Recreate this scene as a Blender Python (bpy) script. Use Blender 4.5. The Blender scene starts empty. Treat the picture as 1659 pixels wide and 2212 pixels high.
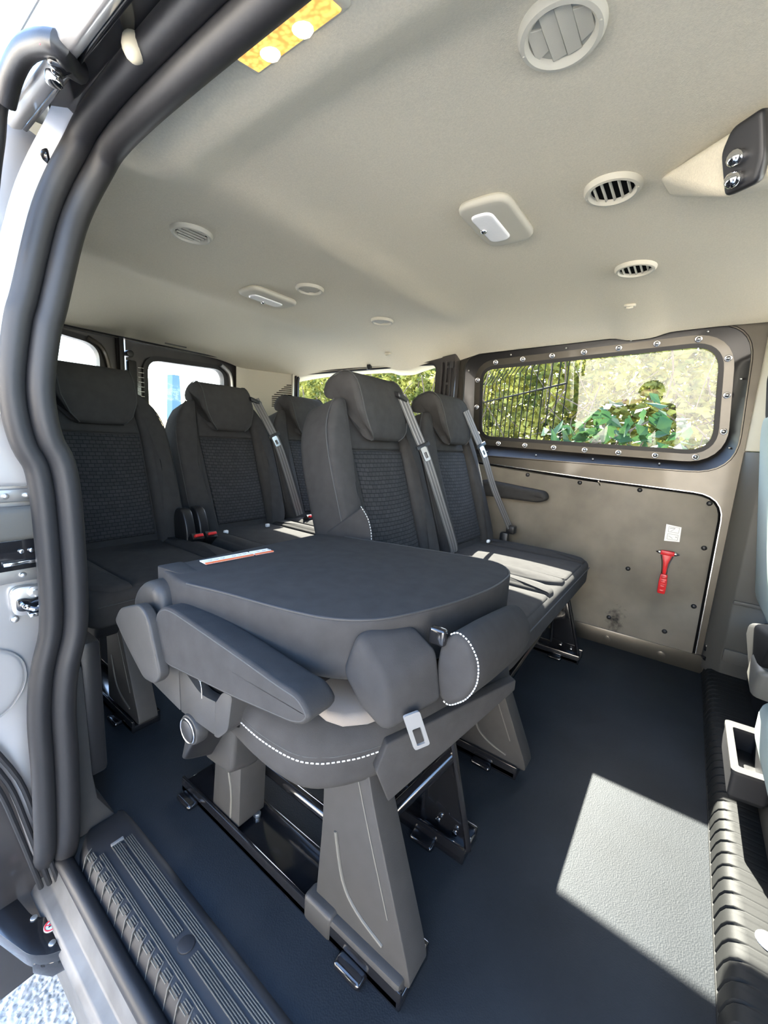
import bpy, bmesh, math, random
from mathutils import Vector, Matrix

random.seed(7)
C = bpy.context.scene.collection
V = Vector
PI = math.pi
LOC = {}

# ------------------------------------------------------------------ materials
def mat(name, col, rough=.6, metal=0., spec=.5, bump=None, var=None, coat=0., sheen=0., alpha=None):
    m = bpy.data.materials.new(name); m.use_nodes = True
    nt = m.node_tree; b = nt.nodes['Principled BSDF']
    b.inputs['Base Color'].default_value = (*col, 1)
    b.inputs['Roughness'].default_value = rough
    b.inputs['Metallic'].default_value = metal
    b.inputs['Specular IOR Level'].default_value = spec
    b.inputs['Coat Weight'].default_value = coat
    b.inputs['Coat Roughness'].default_value = .08
    if sheen:
        b.inputs['Sheen Weight'].default_value = sheen
        b.inputs['Sheen Roughness'].default_value = .45
    tc = nt.nodes.new('ShaderNodeTexCoord')
    if var:                                    # soft mottling of the base colour: (scale, amount)
        n = nt.nodes.new('ShaderNodeTexNoise'); n.inputs['Scale'].default_value = var[0]; n.inputs['Detail'].default_value = 5
        nt.links.new(tc.outputs['Object'], n.inputs['Vector'])
        r = nt.nodes.new('ShaderNodeMapRange')
        r.inputs['From Min'].default_value = .3; r.inputs['From Max'].default_value = .7
        r.inputs['To Min'].default_value = 1 - var[1]; r.inputs['To Max'].default_value = 1 + var[1]
        nt.links.new(n.outputs['Fac'], r.inputs['Value'])
        h = nt.nodes.new('ShaderNodeHueSaturation'); h.inputs['Color'].default_value = (*col, 1)
        nt.links.new(r.outputs['Result'], h.inputs['Value'])
        nt.links.new(h.outputs['Color'], b.inputs['Base Color'])
    if bump:                                   # list of (kind, scale, strength, distance)
        prev = None
        for kind, sc, st, di in bump:
            if kind == 'noise':
                n = nt.nodes.new('ShaderNodeTexNoise'); n.inputs['Scale'].default_value = sc; n.inputs['Detail'].default_value = 4
                out = n.outputs['Fac']
            elif kind == 'cell':
                n = nt.nodes.new('ShaderNodeTexVoronoi'); n.inputs['Scale'].default_value = sc; n.feature = 'SMOOTH_F1'
                out = n.outputs['Distance']
            else:
                n = nt.nodes.new('ShaderNodeTexWave'); n.inputs['Scale'].default_value = sc; n.bands_direction = 'DIAGONAL'
                out = n.outputs['Fac']
            nt.links.new(tc.outputs['Object'], n.inputs['Vector'])
            bp = nt.nodes.new('ShaderNodeBump'); bp.inputs['Strength'].default_value = st; bp.inputs['Distance'].default_value = di
            nt.links.new(out, bp.inputs['Height'])
            if prev: nt.links.new(prev, bp.inputs['Normal'])
            prev = bp.outputs['Normal']
        nt.links.new(prev, b.inputs['Normal'])
    return m

def emit(name, col, s):
    m = bpy.data.materials.new(name); m.use_nodes = True
    b = m.node_tree.nodes['Principled BSDF']
    b.inputs['Base Color'].default_value = (*col, 1)
    b.inputs['Emission Color'].default_value = (*col, 1); b.inputs['Emission Strength'].default_value = s
    return m

M = {}
M['fabric'] = mat('dark_seat_fabric', (.041, .040, .0395), .95, 0, .10, [('noise', 900, .3, .001), ('noise', 40, .08, .004)], (35, .10))
M['headliner'] = mat('beige_headliner', (.585, .535, .41), .95, 0, .1, [('noise', 650, .45, .001), ('noise', 25, .1, .006)], (300, .06), sheen=.1)
M['trim_beige'] = mat('beige_plastic', (.50, .475, .385), .6, 0, .3, [('noise', 700, .15, .0006)])
M['trim_shade'] = mat('grey_beige_plastic', (.36, .35, .29), .7)
M['plastic'] = mat('grey_textured_plastic', (.035, .034, .033), .5, 0, .35, [('noise', 800, .3, .0007)], (40, .08))
M['matte_black'] = mat('matte_black_plastic', (.005, .005, .005), .7, 0, .2)
M['satin'] = mat('satin_metal', (.22, .22, .22), .35, 0, .8)
M['plastic_light'] = mat('grey_trim_plastic', (.085, .082, .072), .55, 0, .4, [('noise', 800, .25, .0007)])
M['black_plastic'] = mat('black_plastic', (.012, .012, .013), .4, 0, .5, [('noise', 700, .15, .0005)])
M['gloss_black'] = mat('gloss_black_steel', (.008, .008, .009), .16, 0, .6, None, None, coat=.5)
M['rubber'] = mat('black_rubber', (.014, .0138, .015), .5, 0, .4, [('noise', 120, .1, .001)])
M['rubber_dark'] = mat('dark_ribbed_rubber', (.017, .017, .019), .55, 0, .45, [('noise', 500, .15, .0006)])
M['vinyl'] = mat('dark_vinyl', (.017, .0205, .0245), .6, 0, .14, [('cell', 420, .35, .0012), ('noise', 60, .12, .002)], (6, .15))
M['paint'] = mat('bronze_grey_paint', (.085, .077, .063), .38, .65, .5, [('noise', 14, .05, .004)], (10, .1), coat=.3)
M['paint_dark'] = mat('dark_body_paint', (.035, .032, .032), .3, .3, .5, None, (12, .15), coat=.5)
M['paint_out'] = mat('grey_metallic_body_paint', (.46, .45, .44), .34, .6, .5, [('noise', 9, .05, .006)], None, coat=.6)
M['recess'] = mat('dark_recess_paint', (.010, .0095, .010), .3, 0, .45)
M['board'] = mat('brown_grey_panel_board', (.165, .147, .116), .5, 0, .4, [('noise', 300, .3, .001)], (5, .28))
M['steel'] = mat('bright_steel', (.62, .62, .62), .25, 1.)
M['chrome'] = mat('chrome', (.8, .8, .8), .08, 1.)
M['zinc'] = mat('zinc_plate', (.55, .54, .52), .35, .9, .5, None, (30, .12))
M['red'] = mat('red_plastic', (.62, .015, .02), .35, 0, .5)
M['red_buckle'] = mat('red_button', (.7, .03, .03), .35)
M['white'] = mat('white_label', (.82, .82, .80), .5)
M['ink'] = mat('grey_ink', (.25, .25, .25), .6)
M['dark_ink'] = mat('dark_ink', (.03, .03, .04), .6)
M['orange'] = mat('orange_print', (.85, .16, .03), .5)
M['belt'] = mat('grey_belt_webbing', (.085, .082, .08), .45, 0, .5, [('noise', 900, .3, .0005)])
M['belt_light'] = mat('light_belt_stripe', (.17, .165, .16), .45, 0, .5)
M['thread'] = mat('pale_thread', (.62, .61, .58), .7)
M['piping'] = mat('grey_piping', (.035, .035, .036), .7)
M['lens'] = mat('milky_lamp_lens', (.90, .90, .88), .2, 0, .6, [('noise', 160, .3, .001)])
M['hole'] = mat('dark_void', (.004, .004, .004), .9, 0, .1)  # near-black that stands in for the shade inside openings
M['tan_fabric'] = mat('tan_grey_fabric', (.17, .15, .13), .85, 0, .2, [('noise', 800, .3, .001)], sheen=.2)
M['tan_plastic'] = mat('cream_plastic', (.62, .56, .40), .5)
M['step_rubber'] = mat('step_rubber', (.015, .0155, .015), .6, 0, .15, [('noise', 500, .15, .0006)])
M['bark'] = mat('bark', (.09, .065, .045), .9)
M['iron'] = mat('fence_iron', (.010, .009, .007), .9, 0, .1)
M['sill_paint'] = mat('dusty_sill_paint', (.10, .10, .10), .5, .2, .4, [('noise', 30, .1, .003)], (18, .25))
M['render'] = mat('pale_bounce_wall', (.88, .80, .70), .9, 0, .1, None, (2, .1))  # for the added wall that bounces light towards the door
M['sunlit_fabric'] = mat('sunlit_seat_fabric', (.34, .40, .38), .85, 0, .2, [('noise', 500, .4, .001)])  # seat cloth made paler, with the sunlight put into its colour

def scuff(m, at, rad):                     # dark scuff rubbed into the board, at a place on the board itself
    nt = m.node_tree; b = nt.nodes['Principled BSDF']; tc = nt.nodes['Texture Coordinate']
    old = b.inputs['Base Color'].links[0].from_socket
    mp = nt.nodes.new('ShaderNodeMapping'); mp.vector_type = 'TEXTURE'; mp.inputs['Location'].default_value = at; mp.inputs['Scale'].default_value = rad
    nt.links.new(tc.outputs['Object'], mp.inputs['Vector'])
    g = nt.nodes.new('ShaderNodeTexGradient'); g.gradient_type = 'SPHERICAL'; nt.links.new(mp.outputs['Vector'], g.inputs['Vector'])
    n = nt.nodes.new('ShaderNodeTexNoise'); n.inputs['Scale'].default_value = 70; n.inputs['Detail'].default_value = 8; nt.links.new(tc.outputs['Object'], n.inputs['Vector'])
    a = nt.nodes.new('ShaderNodeMath'); a.operation = 'MULTIPLY_ADD'; nt.links.new(n.outputs['Fac'], a.inputs[0]); a.inputs[1].default_value = 1.6; a.inputs[2].default_value = -.75
    c = nt.nodes.new('ShaderNodeMath'); c.operation = 'ADD'; nt.links.new(a.outputs[0], c.inputs[0]); nt.links.new(g.outputs['Fac'], c.inputs[1])
    d = nt.nodes.new('ShaderNodeMapRange'); d.inputs['From Min'].default_value = .35; d.inputs['From Max'].default_value = 1.15; nt.links.new(c.outputs[0], d.inputs['Value'])
    e = nt.nodes.new('ShaderNodeMath'); e.operation = 'MULTIPLY'; nt.links.new(d.outputs[0], e.inputs[0])
    k = nt.nodes.new('ShaderNodeMath'); k.operation = 'GREATER_THAN'; nt.links.new(g.outputs['Fac'], k.inputs[0]); k.inputs[1].default_value = .001; nt.links.new(k.outputs[0], e.inputs[1])
    mx = nt.nodes.new('ShaderNodeMix'); mx.data_type = 'RGBA'; nt.links.new(e.outputs[0], mx.inputs['Factor']); nt.links.new(old, mx.inputs['A']); mx.inputs['B'].default_value = (.012, .011, .010, 1)
    nt.links.new(mx.outputs['Result'], b.inputs['Base Color'])
scuff(M['board'], (0, -.29, -.285), (.2, .05, .10))

# seat insert: rows of small raised lozenges
def insert_mat():
    m = mat('quilted_insert_fabric', (.036, .037, .040), .9, 0, .15)
    nt = m.node_tree; b = nt.nodes['Principled BSDF']; tc = nt.nodes['Texture Coordinate']
    mp = nt.nodes.new('ShaderNodeMapping'); mp.inputs['Rotation'].default_value = (PI / 2 - .33, 0, 0)
    nt.links.new(tc.outputs['Object'], mp.inputs['Vector'])
    br = nt.nodes.new('ShaderNodeTexBrick')
    br.inputs['Scale'].default_value = 1; br.inputs['Brick Width'].default_value = .019; br.inputs['Row Height'].default_value = .0105
    br.inputs['Mortar Size'].default_value = .0016; br.inputs['Mortar Smooth'].default_value = 1.
    br.inputs['Color1'].default_value = (.042, .042, .044, 1); br.inputs['Color2'].default_value = (.032, .0325, .034, 1); br.inputs['Mortar'].default_value = (.012, .012, .013, 1)
    nt.links.new(mp.outputs['Vector'], br.inputs['Vector'])
    nt.links.new(br.outputs['Color'], b.inputs['Base Color'])
    inv = nt.nodes.new('ShaderNodeMath'); inv.operation = 'SUBTRACT'; inv.inputs[0].default_value = 1
    nt.links.new(br.outputs['Fac'], inv.inputs[1])
    bp = nt.nodes.new('ShaderNodeBump'); bp.inputs['Strength'].default_value = .35; bp.inputs['Distance'].default_value = .0015
    nt.links.new(inv.outputs[0], bp.inputs['Height']); nt.links.new(bp.outputs['Normal'], b.inputs['Normal'])
    return m
M['insert'] = insert_mat()

def glass_mat():
    m = bpy.data.materials.new('window_glass'); m.use_nodes = True
    nt = m.node_tree; nt.nodes.clear()
    o = nt.nodes.new('ShaderNodeOutputMaterial'); t = nt.nodes.new('ShaderNodeBsdfTransparent'); g = nt.nodes.new('ShaderNodeBsdfGlossy')
    t.inputs['Color'].default_value = (.93, .95, .93, 1); g.inputs['Roughness'].default_value = .0
    f = nt.nodes.new('ShaderNodeFresnel'); f.inputs['IOR'].default_value = 1.5
    k = nt.nodes.new('ShaderNodeMath'); k.operation = 'MULTIPLY'; k.inputs[1].default_value = 1.0; k.use_clamp = True
    mx = nt.nodes.new('ShaderNodeMixShader')
    nt.links.new(f.outputs[0], k.inputs[0]); nt.links.new(k.outputs[0], mx.inputs['Fac'])
    nt.links.new(t.outputs[0], mx.inputs[1]); nt.links.new(g.outputs[0], mx.inputs[2]); nt.links.new(mx.outputs[0], o.inputs['Surface'])
    return m
M['glass'] = glass_mat()

def leaf_mat(name, c1, c2, tr):
    m = bpy.data.materials.new(name); m.use_nodes = True
    nt = m.node_tree; b = nt.nodes['Principled BSDF']; o = nt.nodes['Material Output']
    tc = nt.nodes.new('ShaderNodeTexCoord'); n = nt.nodes.new('ShaderNodeTexNoise'); n.inputs['Scale'].default_value = 3.5; n.inputs['Detail'].default_value = 6
    nt.links.new(tc.outputs['Object'], n.inputs['Vector'])
    r = nt.nodes.new('ShaderNodeValToRGB'); r.color_ramp.elements[0].position = .38; r.color_ramp.elements[1].position = .62
    r.color_ramp.elements[0].color = (*c1, 1); r.color_ramp.elements[1].color = (*c2, 1)
    nt.links.new(n.outputs['Fac'], r.inputs['Fac']); nt.links.new(r.outputs['Color'], b.inputs['Base Color'])
    b.inputs['Roughness'].default_value = .6; b.inputs['Specular IOR Level'].default_value = .2
    tl = nt.nodes.new('ShaderNodeBsdfTranslucent'); nt.links.new(r.outputs['Color'], tl.inputs['Color'])
    mx = nt.nodes.new('ShaderNodeMixShader'); mx.inputs['Fac'].default_value = tr
    nt.links.new(b.outputs[0], mx.inputs[1]); nt.links.new(tl.outputs[0], mx.inputs[2]); nt.links.new(mx.outputs[0], o.inputs['Surface'])
    return m
M['leaf'] = leaf_mat('hedge_leaf', (.07, .09, .02), (.40, .38, .09), .5)
M['ivy'] = leaf_mat('ivy_leaf', (.018, .055, .022), (.05, .10, .03), .3)

def asphalt_mat():
    m = mat('asphalt', (.2, .2, .2), .85, 0, .3, [('cell', 110, .8, .006)])
    nt = m.node_tree; b = nt.nodes['Principled BSDF']; tc = nt.nodes['Texture Coordinate']
    v = nt.nodes.new('ShaderNodeTexVoronoi'); v.inputs['Scale'].default_value = 130
    nt.links.new(tc.outputs['Object'], v.inputs['Vector'])
    r = nt.nodes.new('ShaderNodeValToRGB')
    r.color_ramp.elements[0].color = (.18, .18, .18, 1); r.color_ramp.elements[1].color = (.62, .61, .59, 1)
    nt.links.new(v.outputs['Color'], r.inputs['Fac']); nt.links.new(r.outputs['Color'], b.inputs['Base Color'])
    return m
M['asphalt'] = asphalt_mat()

# ------------------------------------------------------------------ object helpers
def obj(name, bm, m, parent=None, ang=38, smooth=True):
    bmesh.ops.recalc_face_normals(bm, faces=bm.faces)
    xs = [v.co for v in bm.verts]
    lo = V((min(v.x for v in xs), min(v.y for v in xs), min(v.z for v in xs))); hi = V((max(v.x for v in xs), max(v.y for v in xs), max(v.z for v in xs)))
    c = (lo + hi) / 2
    bmesh.ops.translate(bm, verts=bm.verts, vec=-c)
    me = bpy.data.meshes.new(name); bm.to_mesh(me); bm.free()
    me.materials.append(M[m])
    if smooth:
        me.shade_smooth(); me.set_sharp_from_angle(angle=math.radians(ang))
    o = bpy.data.objects.new(name, me); C.objects.link(o)
    if parent is not None:
        o.parent = parent; o.location = c - LOC[parent.name]
    else:
        o.location = c
    LOC[o.name] = c
    return o

def thing(name, label, cat, loc, group=None):
    o = bpy.data.objects.new(name, None); C.objects.link(o); o.location = loc; o.empty_display_size = .05
    LOC[o.name] = V(loc); o['label'] = label; o['category'] = cat
    if group: o['group'] = group
    return o

def tag(o, label, cat, group=None):
    o['label'] = label; o['category'] = cat
    if group: o['group'] = group
    return o

def struct(name, bm, m, label=None, **k):
    o = obj(name, bm, m, **k); o['kind'] = 'structure'
    if label: o['label'] = label
    return o

def NB(): return bmesh.new()

def add(bm, tmp, mtx=None):
    if mtx is not None: bmesh.ops.transform(tmp, matrix=mtx, verts=tmp.verts)
    me = bpy.data.meshes.new('t'); tmp.to_mesh(me); tmp.free(); bm.from_mesh(me); bpy.data.meshes.remove(me)
    return bm

def bev(bm, w, seg=3, ang=25):
    if w <= 0: return
    ed = [e for e in bm.edges if len(e.link_faces) == 2 and e.calc_face_angle(0) > math.radians(ang)]
    bmesh.ops.bevel(bm, geom=ed, offset=w, segments=seg, profile=.5, affect='EDGES', clamp_overlap=True)

def box(bm, a, b, w=0., seg=2, R=None):
    """box between corners a and b, optionally turned by R about its centre"""
    t = NB(); bmesh.ops.create_cube(t, size=1)
    a, b = V(a), V(b); c = (a + b) / 2; s = b - a
    bmesh.ops.scale(t, vec=(abs(s.x), abs(s.y), abs(s.z)), verts=t.verts); bev(t, w, seg)
    m = Matrix.Translation(c) @ (R.to_4x4() if R is not None else Matrix.Identity(4))
    return add(bm, t, m)

def hull(bm, pts, w=0., seg=3):
    t = NB()
    for p in pts: t.verts.new(p)
    r = bmesh.ops.convex_hull(t, input=t.verts)
    bmesh.ops.delete(t, geom=[v for v in t.verts if not v.link_faces], context='VERTS')
    bmesh.ops.dissolve_limit(t, angle_limit=math.radians(4), verts=t.verts, edges=t.edges)
    bev(t, w, seg); return add(bm, t)

def loft(bm, rings, closed=True, cap=True, loop=False):
    vs = [[bm.verts.new(p) for p in r] for r in rings]
    n = len(vs[0]); m = len(vs)
    for i in range(m if loop else m - 1):
        a, b = vs[i], vs[(i + 1) % m]
        for j in range(n if closed else n - 1):
            k = (j + 1) % n
            try: bm.faces.new((a[j], a[k], b[k], b[j]))
            except ValueError: pass
    if cap and closed and not loop:
        bm.faces.new(vs[0]); bm.faces.new(list(reversed(vs[-1])))
    return bm

def prism(bm, poly, ax, a, b, w=0., seg=2):
    """poly in the plane across axis ax, drawn out from a to b: 'x' takes (y,z), 'y' takes (x,z), 'z' takes (x,y)"""
    f = {'x': lambda p, h: (h, p[0], p[1]), 'y': lambda p, h: (p[0], h, p[1]), 'z': lambda p, h: (p[0], p[1], h)}[ax]
    t = NB(); loft(t, [[f(p, a) for p in poly], [f(p, b) for p in poly]])
    bmesh.ops.recalc_face_normals(t, faces=t.faces)
    bev(t, w, seg); return add(bm, t)

def rpoly(cs, rad, n=6):
    """polygon corners rounded with one radius or one per corner"""
    out = []; N = len(cs); rad = rad if isinstance(rad, (list, tuple)) else [rad] * N
    for i in range(N):
        p = V(cs[i]).to_2d(); a = V(cs[i - 1]).to_2d(); b = V(cs[(i + 1) % N]).to_2d()
        d1 = (a - p).normalized(); d2 = (b - p).normalized()
        r = rad[i]; r = min(r, (a - p).length * .48, (b - p).length * .48)
        s, e = p + d1 * r, p + d2 * r
        for k in range(n + 1):
            t = k / n; out.append(tuple(s * (1 - t) ** 2 + p * 2 * t * (1 - t) + e * t * t))
    return out

def inset(poly, d):
    N = len(poly); out = []
    ar = sum(poly[i][0] * poly[(i + 1) % N][1] - poly[(i + 1) % N][0] * poly[i][1] for i in range(N))
    sg = 1 if ar > 0 else -1
    for i in range(N):
        a = V(poly[i - 1]); b = V(poly[(i + 1) % N]); t = b - a
        if t.length < 1e-9: out.append(poly[i]); continue
        t.normalize(); nrm = V((-t.y, t.x)) * sg
        out.append((poly[i][0] + nrm.x * d, poly[i][1] + nrm.y * d))
    return out

def pillow(bm, poly, t0, t1, r, fm, rb=None, crown=0., seg=4):
    """soft block: outline poly (u,v) from depth t0 to t1, front edge rounded by r, fm maps (u,v,w) to space"""
    rb = r if rb is None else rb
    rings = []
    for k in range(seg + 1):
        a = PI / 2 * k / seg
        rings.append([fm(u, v, t0 + rb * (1 - math.sin(a))) for u, v in inset(poly, rb * (1 - math.cos(a)))][:]) if False else None
    rings = []
    for k in range(seg + 1):
        a = PI / 2 * k / seg                     # back edge
        rings.append([fm(u, v, t0 + rb * (1 - math.cos(a))) for u, v in inset(poly, rb * (1 - math.sin(a)))])
    for k in range(seg + 1):
        a = PI / 2 * k / seg                     # front edge
        rings.append([fm(u, v, t1 - r * (1 - math.sin(a))) for u, v in inset(poly, r * (1 - math.cos(a)))])
    base = inset(poly, r); cu = sum(p[0] for p in base) / len(base); cv = sum(p[1] for p in base) / len(base)
    for s in (.85, .6, .3, .08):
        rings.append([fm(cu + (u - cu) * s, cv + (v - cv) * s, t1 + crown * (1 - s * s)) for u, v in base])
    t = NB(); loft(t, rings); bmesh.ops.remove_doubles(t, verts=t.verts, dist=1e-5)
    return add(bm, t)

def frames(pts, closed=False, up=None):
    P = [V(p) for p in pts]; n = len(P); out = []
    prev = None
    for i in range(n):
        a = P[(i - 1) % n] if closed or i else P[0]; b = P[(i + 1) % n] if closed or i < n - 1 else P[-1]
        t = (b - a).normalized()
        if up is not None: ref = V(up(P[i])) if callable(up) else V(up)
        else: ref = prev if prev is not None else (V((0, 0, 1)) if abs(t.z) < .9 else V((1, 0, 0)))
        nn = (ref - t * ref.dot(t)).normalized(); prev = nn
        out.append((P[i], t, nn, t.cross(nn)))
    return out

def sweep(bm, pts, prof, closed=False, up=None, scale=None):
    """prof: (a,b) pairs laid along the frame's normal and binormal"""
    fr = frames(pts, closed, up); rings = []
    for i, (p, t, n, b) in enumerate(fr):
        s = scale[i] if scale else 1
        rings.append([p + n * (x * s) + b * (y * s) for x, y in prof])
    t = NB(); loft(t, rings, loop=closed); return add(bm, t)

def circ(r, n=12, ry=None): return [(r * math.cos(2 * PI * k / n), (ry or r) * math.sin(2 * PI * k / n)) for k in range(n)]

def tube(bm, pts, r, n=10, closed=False, up=None): return sweep(bm, pts, circ(r, n), closed, up)

def smooth_path(pts, n=4):
    P = [V(p) for p in pts]; out = []
    for i in range(len(P) - 1):
        p0 = P[max(i - 1, 0)]; p1 = P[i]; p2 = P[i + 1]; p3 = P[min(i + 2, len(P) - 1)]
        for k in range(n):
            t = k / n
            out.append(.5 * (2 * p1 + (p2 - p0) * t + (2 * p0 - 5 * p1 + 4 * p2 - p3) * t * t + (3 * p1 - p0 - 3 * p2 + p3) * t ** 3))
    out.append(P[-1]); return out

def cyl(bm, p, q, r, n=16, w=0., r2=None):
    p, q = V(p), V(q); t = NB()
    bmesh.ops.create_cone(t, cap_ends=True, segments=n, radius1=r, radius2=r if r2 is None else r2, depth=(q - p).length)
    bev(t, w, 2, 40)
    d = (q - p).normalized(); return add(bm, t, Matrix.Translation((p + q) / 2) @ d.to_track_quat('Z', 'Y').to_matrix().to_4x4())

def dome(bm, p, n, r, h):
    t = NB(); bmesh.ops.create_uvsphere(t, u_segments=12, v_segments=8, radius=1)
    bmesh.ops.scale(t, vec=(r, r, h), verts=t.verts)
    return add(bm, t, Matrix.Translation(p) @ V(n).to_track_quat('Z', 'Y').to_matrix().to_4x4())

def plate(bm, outer, inner, fm, d0, d1):
    """flat ring between two matching loops, with thickness"""
    t = NB()
    loft(t, [[fm(*p, d0) for p in outer], [fm(*p, d0) for p in inner], [fm(*p, d1) for p in inner], [fm(*p, d1) for p in outer]], loop=True)
    return add(bm, t)

def along(loop, n, off=0.):
    """n points evenly spaced round a closed loop"""
    P = [V(p) for p in loop]; P.append(P[0]); L = [0]
    for i in range(len(P) - 1): L.append(L[-1] + (P[i + 1] - P[i]).length)
    out = []
    for k in range(n):
        s = ((k + off) / n % 1) * L[-1]
        for i in range(len(P) - 1):
            if L[i + 1] >= s:
                f = (s - L[i]) / max(1e-9, L[i + 1] - L[i]); out.append(P[i].lerp(P[i + 1], f)); break
    return out

def dashes(bm, pts, n, r=.0011, fill=.55):
    """a row of short stitches along a path"""
    P = smooth_path(pts, 6); L = [0]
    for i in range(len(P) - 1): L.append(L[-1] + (P[i + 1] - P[i]).length)
    def at(s):
        for i in range(len(P) - 1):
            if L[i + 1] >= s: return P[i].lerp(P[i + 1], (s - L[i]) / max(1e-9, L[i + 1] - L[i]))
        return P[-1]
    for k in range(n):
        a = at(L[-1] * k / n); b = at(L[-1] * (k + fill) / n); tube(bm, [a, (a + b) / 2, b], r, 6)
    return bm

FX = lambda y, z, d: (d, y, z)       # plane across X
FY = lambda x, z, d: (x, d, z)
FZ = lambda x, y, d: (x, y, d)

# ------------------------------------------------------------------ van shell
# X runs from the open sliding door to the far side, Y to the rear, Z up from the cabin floor
def sm(a, b, t):
    t = min(1, max(0, (t - a) / (b - a))); return t * t * (3 - 2 * t)
def zc(x, y):
    z = 1.335
    k = 1 - sm(.78, 1.06, y)                                   # moulded rail along the door opening, dying out to the rear
    t = max(0, (.45 - x) / .17)
    z -= (1 - k) * .085 * t * t + k * (.058 * (1 - sm(.415, .54, x)) - .028 * (1 - sm(.27, .41, x)))
    hb = math.exp(-((y - .23) / .075) ** 4) + .42 * math.exp(-((y - 1.31) / .085) ** 4)
    t = max(0, (x + .065 * hb - 1.42) / .53)
    z -= (.040 + .035 * min(1, max(0, y)) + .062 * min(1, max(0, (y - .9) / .3))) * t ** 2.4
    t = max(0, (y - 1.7) / .75); z -= .07 * t * t
    w = sm(.30, .55, x) * (1 - sm(1.45, 1.7, x))
    z -= w * (.020 * math.exp(-((y - .86) / .085) ** 2) + .020 * math.exp(-((y - 1.52) / .10) ** 2) - .006 * math.exp(-((y - .42) / .16) ** 2))
    return z

bm = NB(); nx, ny = 110, 170
rows = []
for j in range(ny + 1):
    y = -.95 + (2.47 + .95) * j / ny
    rows.append([(.275 + (1.955 - .275) * i / nx, y, zc(.275 + (1.955 - .275) * i / nx, y)) for i in range(nx + 1)])
loft(bm, rows, closed=False, cap=False)
loft(bm, [[(p[0], p[1], p[2] + .03) for p in r] for r in rows], closed=False, cap=False)
struct('ceiling', bm, 'headliner', 'beige cloth headliner')
bm = NB(); box(bm, (.235, -1.3, 1.37), (2.0, 2.6, 1.40)); struct('trim_1', bm, 'paint_out', 'outer roof skin above the headliner')

bm = NB(); box(bm, (.30, -.165, -.04), (2.0, 2.5, 0)); struct('floor', bm, 'vinyl', 'dark vinyl cabin floor')

# --- far side wall with the fixed window
def FT(y, z, d):                       # the window leans in towards the top; loops are drawn where they stand at x = 2.02
    x = 2.02 + d - (z - .86) * .0963; k = x / 2.02
    return (x, y * k, .83 + (z - .83) * k)
hole = [(-.138, .775), (-.112, 1.312), (.985, 1.262), (.965, .775)]
L1 = rpoly(hole, [.14, .14, .08, .08], 8)
L4 = rpoly([(-.058, .857), (-.022, 1.243), (.900, 1.195), (.876, .874)], [.085, .09, .055, .055], 8)
L3 = inset(L4, -.017)
L2 = inset(L4, -.046)
OUT = rpoly([(-.165, -.03), (-.165, 1.345), (1.06, 1.335), (1.06, -.03)], .004, 8)
wl = NB(); plate(wl, OUT, L1, FX, 1.97, 1.978)
wall = struct('wall_left', wl, 'paint', 'bronze grey painted far side wall')
b = NB(); loft(b, [[FX(*p, 1.968) for p in L1], [FX(*p, 1.978) for p in inset(L1, .004)], [FT(*p, 0) for p in L2]], cap=False); loft(b, [[FX(*p, 1.966) for p in inset(L1, -.002)], [FX(*p, 1.968) for p in L1]], cap=False)
obj('window_recess', b, 'recess', wall)
b = NB(); plate(b, L1, inset(L1, .004), FX, 1.965, 1.972); obj('bright_edge', b, 'paint', wall)
win = struct('window_1', plate(NB(), L2, L3, FT, 0, .006), 'paint', 'fixed side window with bolted frame')
b = NB(); plate(b, L3, L4, FT, -.006, .016); obj('gasket', b, 'rubber', win)
b = NB(); b.faces.new([b.verts.new(FT(*p, .010)) for p in L4]); obj('glass_pane', b, 'glass', win, smooth=False)
mid = [((p[0] + q[0]) / 2, (p[1] + q[1]) / 2) for p, q in zip(L2, L3)]
for q in along(mid, 20, .3):
    b = NB(); cyl(b, FT(q.x, q.y, .001), FT(q.x, q.y, -.008), .012, 14, .002); dome(b, FT(q.x, q.y, -.008), (-1, 0, 0), .008, .009)
    obj('bolt', b, 'steel', win)
for q in along(inset(L1, .022), 12, .6):
    b = NB(); dome(b, (1.992 - (q.y - .86) * .05, q.x, q.y), (-1, 0, 0), .004, .003); obj('rivet', b, 'zinc', win)

# lower trim board with its fixings
bd = rpoly([(-.118, .07), (-.112, .686), (.30, .702), (1.02, .742), (1.02, .07)], [.004, .085, 0, .01, .004], 6)
panel = obj('side_trim_board', prism(NB(), bd, 'x', 1.958, 1.969, .002), 'board')
tag(panel, 'brown grey trim board screwed to the far wall below the window', 'trim panel')
gap = NB(); plate(gap, inset(bd, -.009), inset(bd, -.001), FX, 1.9655, 1.969); obj('board_gap', gap, 'hole', panel)
gap = NB(); plate(gap, inset(bd, -.012), inset(bd, -.009), FX, 1.964, 1.969); obj('bright_edge', gap, 'steel', panel)
for y, z in [(.602, .704), (.374, .692), (.148, .687), (-.08, .664), (-.09, .494), (-.094, .261), (-.018, .131), (.183, .128), (.143, .357)]:
    b = NB(); dome(b, (1.957, y, z), (-1, 0, 0), .0095, .006); obj('screw_cap', b, 'black_plastic', panel)

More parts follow.
